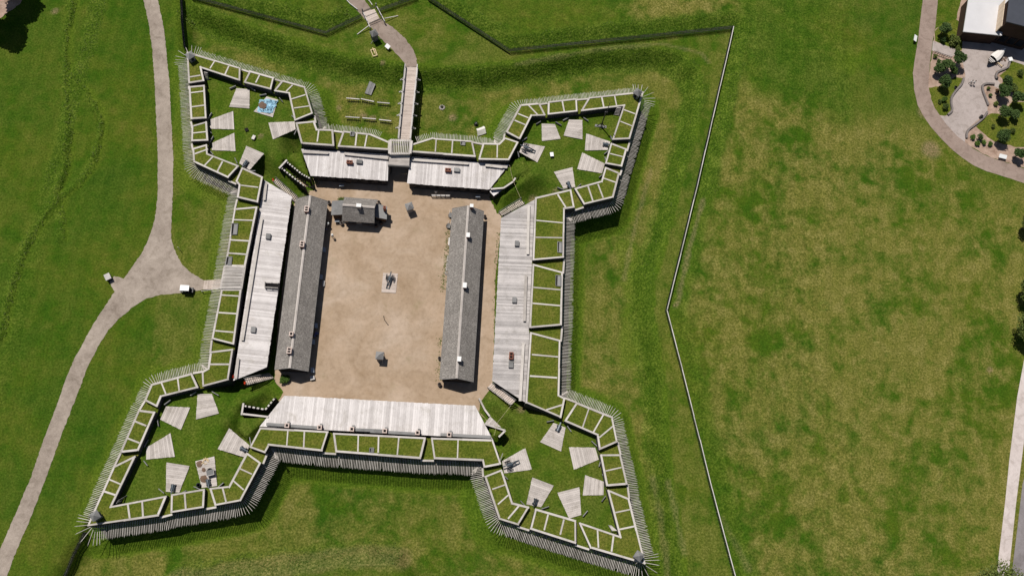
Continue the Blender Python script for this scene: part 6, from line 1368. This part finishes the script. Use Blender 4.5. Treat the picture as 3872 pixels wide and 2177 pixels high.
# ------------------------------------------------------------------ trees and shrubs
def plant(name, label, base, h, rad, crown_z, n_, leaf, m, group, squash=.8, lobes=7, cat='tree', trunk_r=.12):
    t = empty(name, base, label, cat, group)
    V, Fc = lathe([(-.1,trunk_r*1.3),(h*.25,trunk_r),(crown_z,trunk_r*.6),(crown_z+rad*.4,trunk_r*.25)], (0,0,0), (random.uniform(-.05,.05),random.uniform(-.05,.05),1), 8)
    for k_ in range(6 if h > 2 else 3):
        a_ = random.uniform(0,6.28); z0 = crown_z-rad*squash*.3; cyl_data((0,0,max(.2,z0*.8)), (math.cos(a_)*rad*.6,math.sin(a_)*rad*.6,z0+rad*squash*random.uniform(.2,.6)), trunk_r*.4, trunk_r*.12, 6, V, Fc)
    local_mesh('trunk', V, Fc, 'bark', t)
    # crown: leaf clumps on several uneven lobes
    C_ = []; 
    for k_ in range(lobes):
        a_ = k_*2*math.pi/lobes*1.0+random.uniform(-.4,.4); rr = rad*random.uniform(.25,.62); C_.append((rr*math.cos(a_), rr*math.sin(a_), crown_z+random.uniform(-.35,.35)*rad*squash, rad*random.uniform(.32,.52)))
    C_.append((0,0,crown_z+rad*squash*.35,rad*.5))
    C_ = np.array(C_); pick = RNG.integers(0, len(C_), n_); d_ = RNG.normal(size=(n_,3)); d_ /= np.linalg.norm(d_,axis=1)[:,None]; rr = C_[pick,3]*(RNG.random(n_)**.45)*(1+.25*RNG.random(n_))
    P = C_[pick,:3]+d_*rr[:,None]*np.array([1,1,squash]); keep = P[:,2] > .08; P = P[keep]; k_ = len(P)
    u = RNG.normal(size=(k_,3)); u[:,2] *= .6; u /= np.linalg.norm(u,axis=1)[:,None]; w_ = np.cross(u, RNG.normal(size=(k_,3))+np.array([0,0,.8])); w_ /= np.linalg.norm(w_,axis=1)[:,None]+1e-9
    s_ = leaf*(.6+.8*RNG.random(k_)); Vt = np.zeros((k_,4,3)); Vt[:,0] = P-u*s_[:,None]; Vt[:,1] = P+w_*s_[:,None]*.6; Vt[:,2] = P+u*s_[:,None]; Vt[:,3] = P-w_*s_[:,None]*.6
    me = bpy.data.meshes.new('crown'); me.vertices.add(k_*4); me.vertices.foreach_set('co', Vt.ravel()); me.loops.add(k_*4); me.loops.foreach_set('vertex_index', np.arange(k_*4)); me.polygons.add(k_)
    me.polygons.foreach_set('loop_start', np.arange(0,k_*4,4)); me.polygons.foreach_set('loop_total', np.full(k_,4)); me.update(calc_edges=True); me.materials.append(MATS[m]); link(bpy.data.objects.new('crown', me), t)
    return t
TR = [ # region, x, y (crown centre), height of crown, radius, material, label
 ('L',730,440,2.6,1.55,'leaf_dark','tree beside the path above the ramp railing'),('L',690,620,.9,.9,'leaf_dark','dark shrub at the foot of the tree above the ramp railing'),('L',870,640,1.0,1.5,'leaf_olive','olive shrub between the ramp and the white roofed building'),('L',920,760,.7,.8,'leaf_olive','low olive shrub beside the plaza ramp'),
 ('L',570,880,.6,.55,'leaf_olive','small round shrub just below the ramp railing'),('L',940,900,3.0,1.7,'leaf_dark','tree at the plaza end of the ramp railing'),('L',760,1000,2.6,1.5,'leaf_dark','middle tree of the clump left of the plaza'),('L',640,1060,2.4,1.3,'leaf_dark','leftmost tree of the clump left of the plaza'),
 ('L',740,1280,2.6,1.6,'leaf_dark','lowest tree of the clump left of the plaza'),('M',620,270,.8,.75,'leaf_bright','bright shrub inside the left curved wall'),('M',640,370,.9,.95,'leaf_olive','olive shrub at the bottom of the left curved wall'),
 ('M',1225,120,.5,.42,'leaf_olive','reddish shrub inside the hooked wall, upper'),('M',1248,218,.5,.45,'leaf_dark','round green shrub inside the hooked wall, lower'),('M',1345,160,.7,.6,'leaf_red','reddish shrub left of the tree beside the hooked wall'),
 ('M',1440,150,2.8,1.7,'leaf_dark','tree right of the hooked wall'),('M',1450,440,2.8,1.6,'leaf_dark','tree right of the lower plaza wall'),('M',1640,240,2.8,1.6,'leaf_dark','tree at the picture edge right of the plaza'),('M',1430,780,2.6,1.65,'leaf_dark','tree above the white sign at the far right path'),
 ('M',1015,790,.55,.75,'leaf_bright','bright round shrub nearest the plaza entrance'),('M',1115,790,.9,.9,'leaf_dark','dark shrub behind the bright row by the path'),('M',1072,875,.5,.68,'leaf_bright','first bright shrub of the row along the path'),('M',1165,870,.5,.66,'leaf_bright','second bright shrub of the row along the path'),('M',1248,890,.5,.62,'leaf_bright','third bright shrub of the row along the path'),
 ('M',1660,1010,2.4,1.3,'leaf_dark','tree at the picture edge above the far right path'),('L',1900,1150,.7,.9,'leaf_olive','olive shrub on the grass right of the wavy wall'),('L',1700,1260,2.2,1.3,'leaf_dark','tree below the wavy wall'),
 ('L',620,960,.6,.6,'leaf_dark','low shrub left of the clump beside the plaza, below the round one'),('L',860,1100,1.6,1.1,'leaf_dark','dense tree between the left clump and the curved wall'),('M',560,300,.5,.55,'leaf_olive','small olive shrub nearest the path inside the left curved wall'),
 ('M',1560,120,1.2,1.2,'leaf_olive','olive tree behind the tree right of the hooked wall'),('M',1590,480,1.6,1.3,'leaf_dark','dark tree at the picture edge right of the lower plaza wall'),('M',1330,330,.6,.6,'leaf_olive','low shrub in the bed right of the hooked wall'),('M',1560,700,.6,.7,'leaf_olive','low olive shrub on the grass above the white sign'),('M',1290,640,.5,.6,'leaf_olive','low shrub on the dry grass right of the lower plaza wall'),
]
for r, x_, y_, ch, rad, m_, lab in TR:
    p = W(r,x_,y_,ch); small = rad < 1.1
    plant('shrub' if small else 'tree', lab, (p.x,p.y,.02), ch+rad*.8, rad, ch, 900 if small else 3200, .09 if small else .14, m_, 'shrubs round the plaza' if small else 'trees round the plaza', .85, 5 if small else 8, 'shrub' if small else 'tree', .05 if small else .1)
for r, x_, y_, ch, rad, lab in [('d',520,330,4.2,2.9,'upper roadside tree at the right picture edge'),('d',520,870,4.6,3.5,'lower roadside tree at the right picture edge'),('e',1180,1750,6.0,5.2,'tree over the pavement in the lower right corner'),('X',3905,840,4,2.2,'tree tip at the right picture edge above the roadside pair')]:
    p = W(r,x_,y_,ch); plant('tree', lab, (p.x,p.y,0), ch+rad, rad, ch, 5200, .2, 'leaf_olive', 'trees along the street', .7, 11, 'tree', .2)
for bx, by, lab in [(40,-30,'park tree beyond the top edge whose shadow falls in the upper left corner'),(-5,70,'park tree beyond the left edge whose shadow falls in the upper left corner')]:
    p = W('X',bx,by,0); plant('tree', lab, (p.x,p.y,0), 14, 4.4, 11.0, 9000, .32, 'leaf_dark', 'park trees beyond the upper left corner', .8, 12, 'tree', .22)
p = W('F',790,445,.6); plant('shrub', 'leafy green bush at the lower end of the left barracks', (p.x,p.y,.03), 1.2, 1.05, .65, 2200, .1, 'leaf_bright', None, .7, 6, 'bush', .05)
